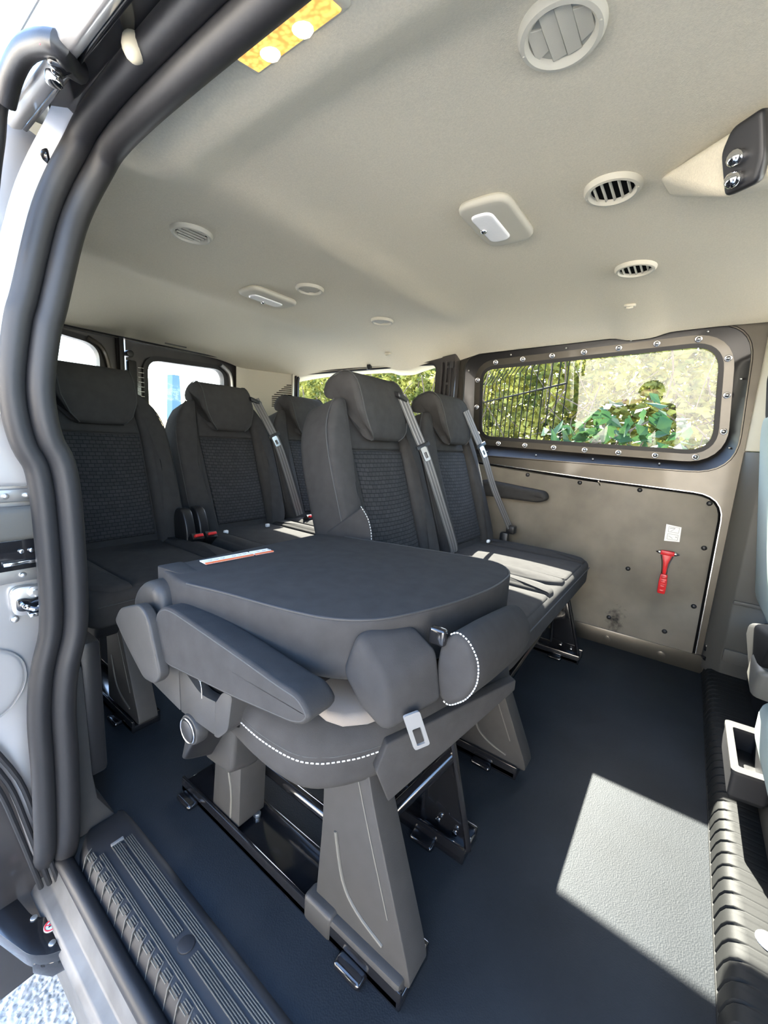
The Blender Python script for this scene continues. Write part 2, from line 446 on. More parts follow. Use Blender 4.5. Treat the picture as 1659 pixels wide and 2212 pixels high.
# window hammer and its notice
hm = thing('emergency_hammer', 'red emergency window hammer clipped to the far wall board', 'hammer', (1.957, .01, .38))
b = NB(); box(b, (1.938, -.004, .444), (1.955, .042, .462), .004); obj('head', b, 'red', hm)
for y0, y1 in ((-.003, -.02), (.041, .058)):
    b = NB(); cyl(b, (1.946, y0, .453), (1.946, (y0 + y1) / 2, .453), .0075, 12, .001); cyl(b, (1.946, (y0 + y1) / 2, .453), (1.946, y1, .453), .006, 12, 0, .001); obj('steel_tip', b, 'steel', hm)
b = NB(); prism(b, [(.002, .445), (.036, .445), (.027, .41), (.023, .365), (.013, .365), (.011, .41)], 'x', 1.942, 1.954, .003); obj('neck', b, 'red', hm)
b = NB(); prism(b, rpoly([(.006, .368), (.029, .368), (.031, .33), (.030, .288), (.004, .288), (.003, .33)], .006, 4), 'x', 1.936, 1.956, .004)
for k in range(4): box(b, (1.933, .008, .295 + k * .018), (1.938, .025, .306 + k * .018), .002)
obj('grip', b, 'red', hm)
b = NB()
for s in (-1, 1): tube(b, smooth_path([(1.953, .019 + s * .020, .440), (1.952, .019 + s * .012, .41), (1.952, .018 + s * .0085, .368)]), .0016, 6)
obj('wire_clip', b, 'steel', hm)
nt_ = obj('notice_sticker', prism(NB(), [(-.012, .502), (.038, .498), (.040, .565), (-.010, .560)], 'x', 1.9565, 1.9578), 'white')
tag(nt_, 'small white notice with two line drawings above the hammer', 'sticker')
b = NB()
def ln(p, q, w=.0012): tube(b, [(1.9562, *p), (1.9562, (p[0] + q[0]) / 2, (p[1] + q[1]) / 2), (1.9562, *q)], w, 4)
for z0 in (.536, .507):
    for p, q in [((-.004, z0), (.030, z0)), ((.030, z0), (.030, z0 + .021)), ((.030, z0 + .021), (-.004, z0 + .021)), ((-.004, z0 + .021), (-.004, z0))]: ln(p, q, .0005)
ln((.027, .551), (.009, .553), .001); ln((.022, .539), (.010, .551), .0006); ln((.004, .519), (-.001, .518), .001); ln((.012, .512), (.026, .520), .0006)
obj('line_drawing', b, 'ink', nt_)

# fold-down armrest on the far wall
ar = thing('wall_armrest', 'dark padded armrest fixed to the far wall board', 'armrest', (1.93, .66, .62))
b = NB(); pillow(b, rpoly([(.485, .605), (.50, .640), (.80, .665), (.80, .588), (.52, .588)], [.02, .02, .02, .02, .02]), 0, .075, .018, lambda u, v, w: (1.957 - w, u, v)); obj('pad', b, 'fabric', ar)

# floor strip along the far wall
b = NB(); box(b, (1.955, -.155, 0), (1.985, .98, .072), .003); st = struct('trim_2', b, 'paint', 'bronze grey metal strip along the foot of the far wall')
for y in (.179, -.02):
    b = NB(); cyl(b, (1.956, y, .03), (1.9525, y, .03), .016, 20, .001); obj('cap', b, 'paint', st)

# centre pillar of the far side (beside the front seats)
def pillar(z0, z1, m, name, lab, o=0.):
    b = NB(); sec = [(1.968, -.148 - o), (1.952, -.152 - o), (1.925, -.172), (1.90, -.20), (1.898, -.44), (1.99, -.44), (1.99, -.148 - o)]
    prism(b, sec, 'z', z0, z1, .004); return struct(name, b, m, lab)
lp = pillar(.03, .86, 'plastic_light', 'trim_3', 'grey lower trim of the pillar beside the front seats')
pillar(.862, 1.31, 'trim_beige', 'trim_4', 'beige upper trim of the pillar beside the front seats')
b = NB(); box(b, (1.888, -.42, .10), (1.902, -.20, .15), .006); box(b, (1.890, -.42, .32), (1.901, -.198, .335), .004); obj('ledge', b, 'plastic_light', lp)
b = NB(); cyl(b, (1.96, -.152, .072), (1.94, -.160, .072), .008, 12, .001); cyl(b, (1.952, -.155, .10), (1.952, -.155, .125), .006, 10, .002); obj('track_bolt', b, 'gloss_black', lp)

# ribbed pillar between the two side windows
b = NB(); box(b, (1.90, 1.0, -.03), (1.96, 1.075, 1.26), .006)
for y in (.985, 1.01, 1.035, 1.06): box(b, (1.888, y, .5), (1.903, y + .011, 1.222), .004)
for z in (.95, 1.03, 1.11, 1.19): box(b, (1.886, 1.022, z), (1.892, 1.034, z + .012), .002)
tp = struct('trim_5', b, 'paint_dark', 'dark metal pillar between the side windows')
b = NB(); box(b, (1.9, 1.0, 1.19), (1.886, 1.02, 1.222), .003); obj('slot_cover', b, 'black_plastic', tp)

# rear part of the far side with its window
Q1 = rpoly([(1.10, .72), (1.10, 1.228), (2.155, 1.214), (2.155, .72)], .05, 8)
OUT2 = rpoly([(1.05, -.03), (1.05, 1.33), (2.53, 1.30), (2.53, -.03)], .004, 8)
w2 = struct('wall_left_rear', plate(NB(), OUT2, Q1, FX, 1.905, 1.935), 'paint_dark', 'far side wall beside the rear seats')
win2 = struct('window_2', plate(NB(), Q1, inset(Q1, .012), FX, 1.915, 1.93), 'rubber', 'rear side window')
b = NB(); b.faces.new([b.verts.new(FX(*p, 1.922)) for p in inset(Q1, .010)]); obj('glass_pane', b, 'glass', win2, smooth=False)
b = NB(); box(b, (1.885, 1.52, 1.205), (1.905, 1.545, 1.235), .004); obj('clip', b, 'black_plastic', win2)

# beige corner trim with louvres
def dpt(s, z): return (1.68 + .215 * s, 2.47 - .31 * s ** 1.6, z)
b = NB(); rr = []
for k in range(9):
    s = k / 8; rr.append([dpt(s, .4), dpt(s, 1.24 - .005 * s), (dpt(s, 0)[0] + .02, dpt(s, 0)[1] + .03, 1.24), (dpt(s, 0)[0] + .02, dpt(s, 0)[1] + .03, .4)])
loft(b, rr); box(b, (1.885, 2.155, .4), (1.90, 2.17, 1.235), .004)
dt = struct('trim_6', b, 'trim_beige', 'beige corner trim beside the rear doors')
for k in range(12):
    z = 1.0 + k * .0125; s1 = .99; s0 = .70 + max(0, (k - 5)) * .035
    if s0 > .95: continue
    a, c = V(dpt(s0, z)), V(dpt(s1, z)); n = V((-.8, -.5, 0)).normalized() * .0015
    b = NB(); tube(b, [a + n, (a + c) / 2 + n, c + n], .0026, 6); obj('louvre_slot', b, 'hole', dt)

# rear doors
def rdoor(name, x0, x1, wx0, wx1, zt0, zt1, lab):
    o_ = rpoly([(x0, -.03), (x0, 1.30), (x1, 1.28), (x1, -.03)], .004, 8)
    i_ = rpoly([(wx0, .74), (wx0, zt0), (wx1, zt1), (wx1, .74)], .075, 8)
    d = struct(name, plate(NB(), o_, i_, FY, 2.50, 2.53), 'paint_dark', lab)
    b = NB(); plate(b, inset(i_, -.022), inset(i_, .004), FY, 2.485, 2.535); obj('window_seal', b, 'rubber', d)
    b = NB(); b.faces.new([b.verts.new(FY(*p, 2.52)) for p in i_]); obj('glass_pane', b, 'glass', d, smooth=False)
    return d
d1 = rdoor('door_1', .22, 1.015,   .40, .905, 1.272, 1.212, 'rear door on the near side')
d2 = rdoor('door_2', 1.03, 1.93, 1.13, 1.605, 1.185, 1.205, 'rear door on the far side')
b = NB(); tube(b, smooth_path([(.935, 2.475, .95), (.94, 2.475, 1.08), (.915, 2.475, 1.19), (.85, 2.475, 1.235)]), .012, 8); obj('inner_flange', b, 'paint', d1)
b = NB(); tube(b, smooth_path([(1.64, 2.47, .95), (1.645, 2.47, 1.08), (1.63, 2.47, 1.18), (1.57, 2.47, 1.225)]), .013, 8); obj('inner_flange', b, 'paint_out', d2)
b = NB(); box(b, (.985, 2.46, .8), (1.01, 2.50, 1.27), .006); box(b, (1.02, 2.45, .75), (1.065, 2.49, 1.16), .01); cyl(b, (1.03, 2.44, 1.19), (1.03, 2.49, 1.19), .018, 14, .004); obj('latch_post', b, 'black_plastic', d1)
for k in range(9):
    z = .93 + k * .025; b = NB(); box(b, (1.083, 2.4835, z), (1.112, 2.4865, z + .0018)); obj('heater_line', b, 'zinc', d2)
b = NB(); box(b, (.22, 2.44, 1.262), (1.95, 2.53, 1.285), .008); struct('trim_7', b, 'paint_dark', 'dark header above the rear doors')

# ------------------------------------------------------------------ near side: door opening
b = NB(); box(b, (.10, .93, -.3), (.19, 2.53, 1.33)); struct('wall_right', b, 'paint_dark', 'near side wall behind the door opening')

SP = [(.196, .90, -.03), (.194, .86, .05), (.198, .85, .20), (.200, .85, .31), (.209, .85, .39), (.226, .85, .46), (.231, .85, .53), (.232, .85, .62), (.231, .85, .70), (.226, .85, .755), (.213, .85, .79), (.206, .85, .835), (.206, .85, .89), (.219, .85, .97), (.230, .85, 1.01), (.258, .85, 1.12), (.278, .845, 1.18), (.300, .825, 1.235), (.305, .79, 1.256), (.303, .70, 1.262), (.300, .55, 1.262), (.300, .35, 1.262), (.300, .1, 1.262), (.300, -.3, 1.262), (.300, -.9, 1.26)]
SP = smooth_path(SP, 4)
seal = thing('door_seal', 'black rubber weather seal around the open sliding door', 'door seal', (.2, .87, 0))
up = lambda p: V((0, -.15, .78)) - p
def side_off(path, d, e=0.):
    fr = frames(path, up=up); return [p + b_ * d + n * e for p, t, n, b_ in fr]
b = NB(); sweep(b, side_off(SP, .017), circ(.019, 14), up=up); obj('inner_lip', b, 'rubber', seal)
b = NB(); sweep(b, side_off(SP, -.017), circ(.0175, 14), up=up); obj('outer_lip', b, 'rubber', seal)
b = NB(); tube(b, [(.205, .89, -.028), (.203, .6, -.028), (.203, .2, -.028), (.203, -.3, -.028)], .014, 10); obj('sill_lip', b, 'rubber', seal)

# painted flange and pillar face behind the seal
fl = [p for p in side_off(SP, -.043, -.012)]
b = NB(); sweep(b, fl[44:], [(-.004, -.014), (.004, -.014), (.004, .014), (-.004, .014)], up=up)
struct('trim_8', b, 'paint_out', 'painted flange along the top of the door opening')
b = NB()
right = [(.205, -.05), (.205, .05), (.208, .20), (.212, .31), (.224, .39), (.242, .46), (.245, .53), (.246, .70), (.24, .755), (.225, .79), (.217, .835), (.217, .89), (.235, .97), (.26, 1.06), (.29, 1.18), (.31, 1.25)]
left = [(.21, 1.28), (.16, 1.1), (.10, .9), (.06, .6), (.06, .4), (.105, .30), (.135, .20), (.152, .10), (.165, 0), (.188, -.10)]
prism(b, right + left, 'y', .90, .925, .003)
jamb = struct('wall_right_pillar', b, 'paint_out', 'painted rear pillar of the door opening')
# pressings on the pillar
b = NB(); pillow(b, rpoly([(.08, .72), (.08, .90), (.19, .87), (.215, .78), (.222, .715)], .02), 0, .008, .007, lambda u, v, w: (u, .90 - w, v)); obj('pressing', b, 'paint_out', jamb)
b = NB(); pillow(b, rpoly([(.06, .30), (.06, .455), (.125, .455), (.178, .42), (.182, .365), (.15, .315)], [.02, .02, .03, .03, .03, .03]), 0, .008, .007, lambda u, v, w: (u, .90 - w, v)); obj('pressing', b, 'paint_out', jamb)
b = NB(); box(b, (.05, .89, .69), (.226, .90, .712), .003); obj('rivet_strip', b, 'zinc', jamb)
for x in (.175, .202):
    b = NB(); dome(b, (x, .889, .701), (0, -1, 0), .005, .004); obj('rivet', b, 'zinc', jamb)
b = NB(); box(b, (.05, .888, .552), (.226, .899, .578), .003); obj('rivet_strip', b, 'zinc', jamb)
b = NB(); dome(b, (.187, .887, .565), (0, -1, 0), .005, .004); obj('rivet', b, 'zinc', jamb)
b = NB()
for k in range(3):
    tube(b, smooth_path([(.085 + .014 * k, .892 - .004 * k, .30), (.125 + .014 * k, .892 - .004 * k, .19), (.146 + .013 * k, .892 - .004 * k, .08), (.170 + .012 * k, .892 - .004 * k, -.07)]), .0045, 8)
obj('edge_strip', b, 'rubber', jamb)

sk = thing('track_cover', 'grey plastic cover over the sliding door track on the near pillar', 'track cover', (.14, .885, .62))
b = NB(); box(b, (.05, .868, .628), (.214, .898, .684), .01, 3); obj('cover', b, 'plastic_light', sk)
b = NB(); box(b, (.05, .874, .578), (.22, .899, .630), .002); obj('slot', b, 'gloss_black', sk)
for x in (.185, .198, .212):
    b = NB(); cyl(b, (x, .875, .610), (x, .870, .610), .004, 8, .001); obj('roller', b, 'chrome', sk)
b = NB(); box(b, (.16, .868, .588), (.216, .876, .594), .001); obj('rail_edge', b, 'chrome', sk)

stk = thing('door_striker', 'bright zinc latch striker plate on the near door pillar', 'striker', (.197, .885, .52))
b = NB(); prism(b, rpoly([(.168, .492), (.168, .545), (.222, .540), (.222, .488)], .018, 5), 'y', .888, .899, .002); obj('plate', b, 'zinc', stk)
b = NB(); cyl(b, (.200, .889, .532), (.200, .883, .532), .010, 16, .001); cyl(b, (.200, .884, .532), (.200, .880, .532), .0045, 6); obj('screw', b, 'zinc', stk)
b = NB(); prism(b, rpoly([(.174, .502), (.174, .523), (.185, .524), (.197, .518), (.212, .524), (.219, .518), (.214, .503), (.20, .497)], .007, 4), 'y', .884, .888, .001); obj('recess', b, 'gloss_black', stk)
b = NB(); tube(b, smooth_path([(.181, .886, .516), (.183, .872, .513), (.196, .866, .507), (.208, .872, .512), (.211, .886, .515)]), .004, 8); obj('loop', b, 'chrome', stk)
b = NB(); box(b, (.186, .866, .493), (.208, .884, .500), .002); obj('lip', b, 'chrome', stk)
b = NB(); dome(b, (.173, .897, .485), (0, -1, 0), .006, .004); tag(obj('pillar_bolt', b, 'zinc'), 'small round bolt head below the striker plate', 'bolt')
b = NB(); box(b, (.207, .872, .402), (.232, .90, .474), .008, 3); tag(obj('bump_stop', b, 'black_plastic'), 'small black rubber stop block at the edge of the door seal', 'bump stop')

# roof rail: outer edge, black track, roller, cap
b = NB(); prism(b, [(.212, 1.252), (.222, 1.247), (.234, 1.252), (.236, 1.30), (.205, 1.30)], 'y', -.9, .88, .003); struct('trim_9', b, 'paint_out', 'painted roof edge outside the door track')
b = NB(); prism(b, [(.236, 1.256), (.241, 1.255), (.245, 1.275), (.270, 1.277), (.285, 1.27), (.30, 1.28), (.30, 1.30), (.236, 1.30)], 'y', -.9, .885, .001); struct('trim_10', b, 'gloss_black', 'black steel door track under the roof edge')
b = NB(); dome(b, (.272, .60, 1.266), (0, 0, -1), .013, .016); tag(obj('track_plug', b, 'tan_plastic'), 'cream round plug in the black roof track', 'plug')
ua = thing('upper_door_arm', 'dark curved arm hooking out of the roof track at top left', 'door arm', (.21, .70, 1.25))
b = NB(); sweep(b, smooth_path([(.245, .69, 1.262), (.228, .672, 1.252), (.212, .655, 1.252), (.198, .70, 1.258), (.193, .745, 1.248), (.190, .775, 1.225)]), circ(.014, 12, .012)); obj('arm', b, 'black_plastic', ua)
b = NB(); hull(b, [(.205, .67, 1.236), (.232, .66, 1.238), (.24, .69, 1.262), (.215, .70, 1.262), (.225, .69, 1.236), (.21, .665, 1.25)], .004); obj('bracket', b, 'gloss_black', ua)
b = NB(); cyl(b, (.217, .685, 1.238), (.217, .685, 1.226), .009, 14, .002); obj('roller', b, 'chrome', ua)
b = NB(); box(b, (.198, .66, 1.2445), (.216, .675, 1.2475), .001); obj('red_tag', b, 'red', ua)
sd = thing('sliding_door', 'edge of the slid back door at the far left', 'sliding door', (.17, .80, .9))
b = NB(); sweep(b, smooth_path([(.197, .80, 1.26), (.190, .81, 1.235), (.186, .815, 1.20), (.178, .82, 1.15), (.168, .82, 1.08)]), circ(.012, 10), up=(0, -1, 0)); obj('edge_seal', b, 'rubber', sd)
b = NB(); hull(b, [(.205, .80, 1.275), (.19, .785, 1.268), (.192, .79, 1.225), (.182, .80, 1.225), (.17, .82, 1.28)], .005); obj('corner_block', b, 'black_plastic', sd)
b = NB(); cyl(b, (.247, .87, 1.222), (.262, .855, 1.222), .014, 14, .003); cyl(b, (.242, .872, 1.222), (.246, .87, 1.222), .008, 12, .001); tag(obj('roller_stop', b, 'gloss_black'), 'black round roller stop at the rear end of the roof track', 'roller stop')

# sill, tread plate, lower arm
b = NB(); sec = [(.215, -.035), (.195, -.05), (.186, -.085), (.168, -.092), (.160, -.105), (.163, -.125), (.175, -.15), (.18, -.30), (.33, -.30), (.33, -.035)]
prism(b, sec, 'y', -.4, .95, .003); struct('trim_11', b, 'sill_paint', 'painted sill below the door opening')
td = thing('sill_tread', 'black ribbed plastic tread plate on the door sill', 'tread plate', (.27, .4, 0))
b = NB(); rings = []
secp = [(.318, .0), (.312, .007), (.303, .009), (.298, .007), (.237, .007), (.230, .004), (.222, -.012), (.214, -.032), (.214, -.05), (.318, -.05)]
for y, s, dz in [(-.35, 1, 0), (.2, 1, 0), (.78, 1, 0), (.84, .93, -.001), (.875, .72, -.004), (.89, .5, -.010)]:
    rings.append([(.318 - (.318 - x) * (.45 + .55 * s) if s < 1 else x, y, z + (dz if z > -.04 else 0)) for x, z in secp])
loft(b, rings); obj('plate', b, 'rubber_dark', td)
for gx in (.2835, .262):
    b = NB()
    for k in range(5):
        x = gx + k * .0034
        if gx < .27:
            box(b, (x, .56, .006), (x + .0017, .80, .0098), .0004, 1); box(b, (x, -.3, .006), (x + .0017, .515, .0098), .0004, 1)
        else: box(b, (x, -.3, .006), (x + .0017, .80, .0098), .0004, 1)
    obj('rib_group', b, 'plastic_light', td)
b = NB()
for k in range(3): box(b, (.2405 + k * .003, -.3, .006), (.242 + k * .003, .80, .0092), .0004, 1)
obj('rib_group', b, 'plastic_light', td)
for k in range(32):
    y = .80 - k * .0285
    b = NB()
    for j in range(4): box(b, (.2255 + j * .0032, y, .0045 + j * .0008), (.2272 + j * .0032, y + .017, .0075 + j * .0005), .0004, 1)
    hull(b, [(.2245, y + .0205, .004), (.238, y + .027, .008), (.2245, y + .0228, .004), (.238, y + .0293, .008), (.2245, y + .0205, -.004), (.2165, y + .019, -.026), (.2165, y + .0215, -.026), (.2265, y + .0215, .002)], .0005, 1)
    obj('grip_block', b, 'plastic_light', td)
b = NB(); cyl(b, (.270, .537, .004), (.270, .537, .010), .0135, 24, .002); obj('button', b, 'rubber_dark', td)
b = NB(); box(b, (.262, .800, .0065), (.2845, .806, .012), .001); obj('rim', b, 'belt_light', td)
b = NB(); cyl(b, (.272, .785, .006), (.272, .785, .0085), .011, 20, .001); obj('button', b, 'rubber_dark', td)

la = thing('lower_door_arm', 'black steel door arm beside the sill with a round warning sticker', 'door arm', (.16, .84, -.1))
b = NB(); prism(b, rpoly([(.100, 1.02), (.098, .905), (.128, .80), (.150, .775), (.196, .752), (.212, .795), (.18, .835), (.150, .865), (.132, .99)], [.002, .002, .02, .01, .006, .01, .02, .02, .002], 4), 'z', -.125, -.098, .004, 3); obj('arm', b, 'gloss_black', la)
b = NB(); hull(b, [(.128, .80, -.115), (.150, .775, -.115), (.196, .752, -.115), (.128, .80, -.14), (.150, .775, -.15), (.196, .752, -.14), (.16, .80, -.13)], .004); obj('lower_flange', b, 'gloss_black', la)
for x, y in ((.150, .865), (.158, .792), (.196, .795), (.192, .770)):
    b = NB(); cyl(b, (x, y, -.099), (x, y, -.0955), .0055, 14, .001); obj('rivet', b, 'zinc', la)
b = NB(); cyl(b, (.166, .826, -.0985), (.166, .826, -.0965), .0115, 28); stc = obj('warning_sticker', b, 'white', la)
b = NB(); tube(b, [(.166 + .0098 * math.cos(a * PI / 12), .826 + .0098 * math.sin(a * PI / 12), -.0963) for a in range(24)], .0012, 6, True)
tube(b, [(.159, .832, -.0963), (.166, .826, -.0963), (.173, .820, -.0963)], .001, 6); r_ = obj('red_ring', b, 'red', stc)
b = NB(); hull(b, [(.161, .824, -.0962), (.170, .823, -.0962), (.171, .828, -.0962), (.164, .831, -.0962), (.161, .824, -.0968), (.171, .828, -.0968)]); obj('hand_mark', b, 'dark_ink', stc)

# trim at the foot of the pillar, inside the seal
b = NB(); prism(b, [(.222, -.01), (.222, .33), (.262, .36), (.266, .12), (.272, .06), (.30, 0), (.305, -.01)], 'y', .885, .94, .006); struct('trim_12', b, 'plastic', 'dark plastic trim at the foot of the near pillar')
b = NB(); box(b, (.262, .90, .10), (.30, 2.4, .40), .01); struct('trim_13', b, 'black_plastic', 'dark inner side trim behind the near pillar')

# ------------------------------------------------------------------ headliner fittings
def vent(x, y, r, tilt, lab, open_=True, grp='round air vents in the headliner', n=5):
    z = zc(x, y)
    t = thing('air_vent', lab, 'air vent', (x, y, z), grp)
    b = NB(); prof = []
    R_ = [(1.0, .003), (.99, -.004), (.92, -.009), (.82, -.010), (.74, -.006), (.71, .004)]
    rings = [[(x + r * f * math.cos(a * PI / 24), y + r * f * math.sin(a * PI / 24), z + dz * r / .05) for f, dz in R_] for a in range(48)]
    loft(b, rings, loop=True); obj('rim', b, 'trim_beige', t)
    b = NB(); cyl(b, (x, y, z - .0015), (x, y, z + .004), r * .78, 32); obj('duct', b, 'hole' if open_ else 'trim_shade', t)  # flat disc; in an open vent its black stands in for the shade inside
    hw = r * .70
    for k in range(n):
        o = (k - (n - 1) / 2) * 2 * hw / n
        L = math.sqrt(max(0, hw * hw - o * o)) * .97
        if open_:
            b = NB(); box(b, (x - L, y + o - .0012, z - .0075), (x + L, y + o + .0012, z - .002), .0005, 1, Matrix.Rotation(tilt, 3, 'X')); obj('vane', b, 'trim_beige', t)
        else:
            h = hw / n * .96; L2 = math.sqrt(max(0, hw * hw - (abs(o) + h * .6) ** 2))
            b = NB(); hull(b, [(x - L2, y + o - h, z - .003), (x + L2, y + o - h, z - .003), (x + L, y + o + h, z - .005), (x - L, y + o + h, z - .005), (x - L2, y + o - h, z), (x + L2, y + o - h, z), (x + L, y + o + h, z - .001), (x - L, y + o + h, z - .001)], .0006, 1); obj('vane', b, 'trim_beige', t)
    for s in (-1, 1):
        b = NB(); dome(b, (x, y + s * r * .87, z - .0098 * r / .05), (0, 0, -1), .0016, .001); obj('pin', b, 'trim_beige', t)
    return t
vent(.597, .207, .052, .2, 'largest round vent with shut flaps at the top of the photo', False, n=4)
vent(.973, .202, .052, .5, 'open round vent in the headliner just left of the black belt anchor')
vent(1.397, .203, .052, .5, 'open round vent in the headliner above the big side window')
vent(.648, 1.148, .053, .9, 'round vent with half open slats above the near rear seat')
vent(1.09, 1.168, .050, .0, 'shut round vent next to the rear ceiling lamp', False, n=3)
vent(1.515, 1.165, .050, .0, 'shut round vent in the ceiling nearest the rear side window', False, n=2)

def lamp(cx, cy, dx, dy, rot, lab):
    z = zc(cx, cy) - .001
    t = thing('ceiling_lamp', lab, 'ceiling lamp', (cx, cy, z), 'ceiling lamps')
    R = Matrix.Rotation(rot, 2)
    fm = lambda u, v, w: (cx + (R @ V((u, v))).x, cy + (R @ V((u, v))).y, z - w)
    b = NB(); pillow(b, rpoly([(-dx, -dy), (dx, -dy), (dx, dy), (-dx, dy)], dy * .55, 6), -.004, .014, .010, fm); obj('housing', b, 'trim_beige', t)
    b = NB(); pillow(b, rpoly([(-dx * .72, -dy * .62), (dx * .72, -dy * .62), (dx * .72, dy * .02), (-dx * .72, dy * .02)], dy * .3, 6), .010, .018, .005, fm); obj('lens', b, 'lens', t)
    p = fm(0, -dy * .33, .019); b = NB(); dome(b, p, (0, 0, -1), .007, .005); obj('button', b, 'chrome', t)
    return t
def lamp2(cx, cy, lab):
    z = zc(cx, cy) - .001
    t = thing('ceiling_lamp', lab, 'ceiling lamp', (cx, cy, z), 'ceiling lamps')
    fm = lambda u, v, w: (cx + u, cy + v, z - w)
    b = NB(); pillow(b, rpoly([(-.105, -.06), (.105, -.06), (.105, .06), (-.105, .06)], .042, 6), -.006, .013, .010, fm); obj('housing', b, 'trim_beige', t)
    b = NB(); pillow(b, rpoly([(-.068, -.012), (.068, -.012), (.068, .04), (-.068, .04)], .022, 6), .008, .017, .005, fm); obj('lens', b, 'lens', t)
    b = NB(); dome(b, fm(.0, .032, .017), (0, 0, -1), .008, .006); obj('button', b, 'chrome', t)
lamp2(.985, .440, 'rounded ceiling lamp with a white lens, left of the open vents')
lamp2(1.072, 1.372, 'slim ceiling lamp with a white lens in the rear of the cabin')

# lit amber lamp above the door
def amp(u, v, w):                       # u along the van, v across, w down from the side rail
    return (.366 + v, .44 + u, zc(.366, .44 + u) - .001 - w + v * .2)
al = thing('door_lamp', 'lit amber lamp in the ceiling edge above the sliding door', 'lamp', amp(0, 0, 0))
b = NB(); pillow(b, rpoly([(-.08, -.024), (.082, -.024), (.082, .023), (-.08, .023)], .008, 4), -.010, .010, .006, amp); obj('housing', b, 'trim_beige', al)
m = emit('amber_glow', (1, .50, .10), .26)
nt = m.node_tree; bs = nt.nodes['Principled BSDF']; tcn = nt.nodes.new('ShaderNodeTexCoord'); vo = nt.nodes.new('ShaderNodeTexVoronoi'); vo.inputs['Scale'].default_value = 160
nt.links.new(tcn.outputs['Object'], vo.inputs['Vector'])
rp = nt.nodes.new('ShaderNodeValToRGB'); rp.color_ramp.elements[0].color = (1, .56, .13, 1); rp.color_ramp.elements[1].color = (.55, .22, .05, 1)
rp.color_ramp.elements[0].position = .3; rp.color_ramp.elements[1].position = .75
nt.links.new(vo.outputs['Distance'], rp.inputs['Fac']); nt.links.new(rp.outputs['Color'], bs.inputs['Emission Color'])
M['amber'] = m; M['bulb'] = emit('bulb_glow', (1, .86, .55), 1.0)
b = NB(); pillow(b, rpoly([(-.07, -.016), (.072, -.016), (.072, .016), (-.07, .016)], .003, 3), .006, .013, .003, amp); ln_ = obj('lens', b, 'amber', al)
for u in (-.022, .034):
    b = NB(); dome(b, amp(u, .002, .011), (0, 0, -1), .0135, .006); obj('bulb', b, 'bulb', al)

# moulded hooks on the far side of the headliner
for x, y, lab in ((1.675, .243, 'small moulded coat hook in the headliner above the big side window'), (1.80, 1.335, 'small moulded coat hook in the headliner above the rear side window')):
    z = zc(x, y)
    t = thing('coat_hook', lab, 'coat hook', (x, y, z), 'coat hooks')
    b = NB(); pillow(b, rpoly([(-.014, -.018), (.014, -.018), (.014, .018), (-.014, .018)], .011, 5), -.004, .007, .005, lambda u, v, w: (x + u * .85 - w * .3, y + v, z - w)); obj('cup', b, 'trim_beige', t)
    b = NB(); tube(b, smooth_path([(x - .006, y - .010, z - .008), (x - .010, y, z - .012), (x - .006, y + .008, z - .009)]), .0035, 8); obj('tongue', b, 'trim_beige', t)
b = NB(); box(b, (1.19, 2.395, zc(1.24, 2.4) - .004), (1.31, 2.405, zc(1.24, 2.4) + .004), .002); tag(obj('headliner_slot', b, 'plastic_light'), 'thin grey slot in the headliner in front of the rear doors', 'slot')

# belt anchor hanging from the headliner
AC = V((.872, .002, 1.281)); AN = V((-.78, .50, -.36)).normalized(); AU = V((0, 0, 1)); AU = (AU - AN * AU.dot(AN)).normalized(); AR_ = AU.cross(AN)
fa = lambda u, v, w: tuple(AC + AR_ * u * .72 + AU * v * .78 + AN * w)
hb = NB(); hull(hb, [fa(-.046, -.058, -.004), fa(.046, -.052, -.004), fa(.046, .05, -.004), fa(-.046, .05, -.004), (1.06, .115, 1.337), (.98, .13, 1.337), (1.12, -.06, 1.337), fa(.05, -.05, -.16), fa(-.05, -.05, -.16), (.95, -.22, 1.34), (1.1, -.22, 1.34)], .012, 4)
struct('trim_14', hb, 'headliner', 'moulded headliner bulge behind the belt anchor')
an = thing('belt_anchor', 'black belt anchor with two round silver bolts on the ceiling at right', 'belt anchor', fa(0, 0, 0))
b = NB(); pillow(b, rpoly([(-.036, -.058), (.026, -.058), (.040, -.02), (.040, .056), (-.018, .052), (-.040, .02)], .012, 4), -.006, .012, .006, fa); obj('bracket', b, 'black_plastic', an)
for u, v in ((-.004, -.002), (-.010, -.036)):
    b = NB(); cyl(b, fa(u, v, .010), fa(u, v, .024), .010, 18, .002); dome(b, fa(u, v, .022), AN, .0115, .008); obj('bolt', b, 'chrome', an)

# ------------------------------------------------------------------ seats
TILT = .326
UPV = V((0, .326, .945)); FRV = V((0, -.945, .326))
def back_map(cx, dy): 
    o = V((cx, .70 + dy, .43))
    return lambda u, v, w: tuple(o + V((u, 0, 0)) + UPV * v + FRV * w)

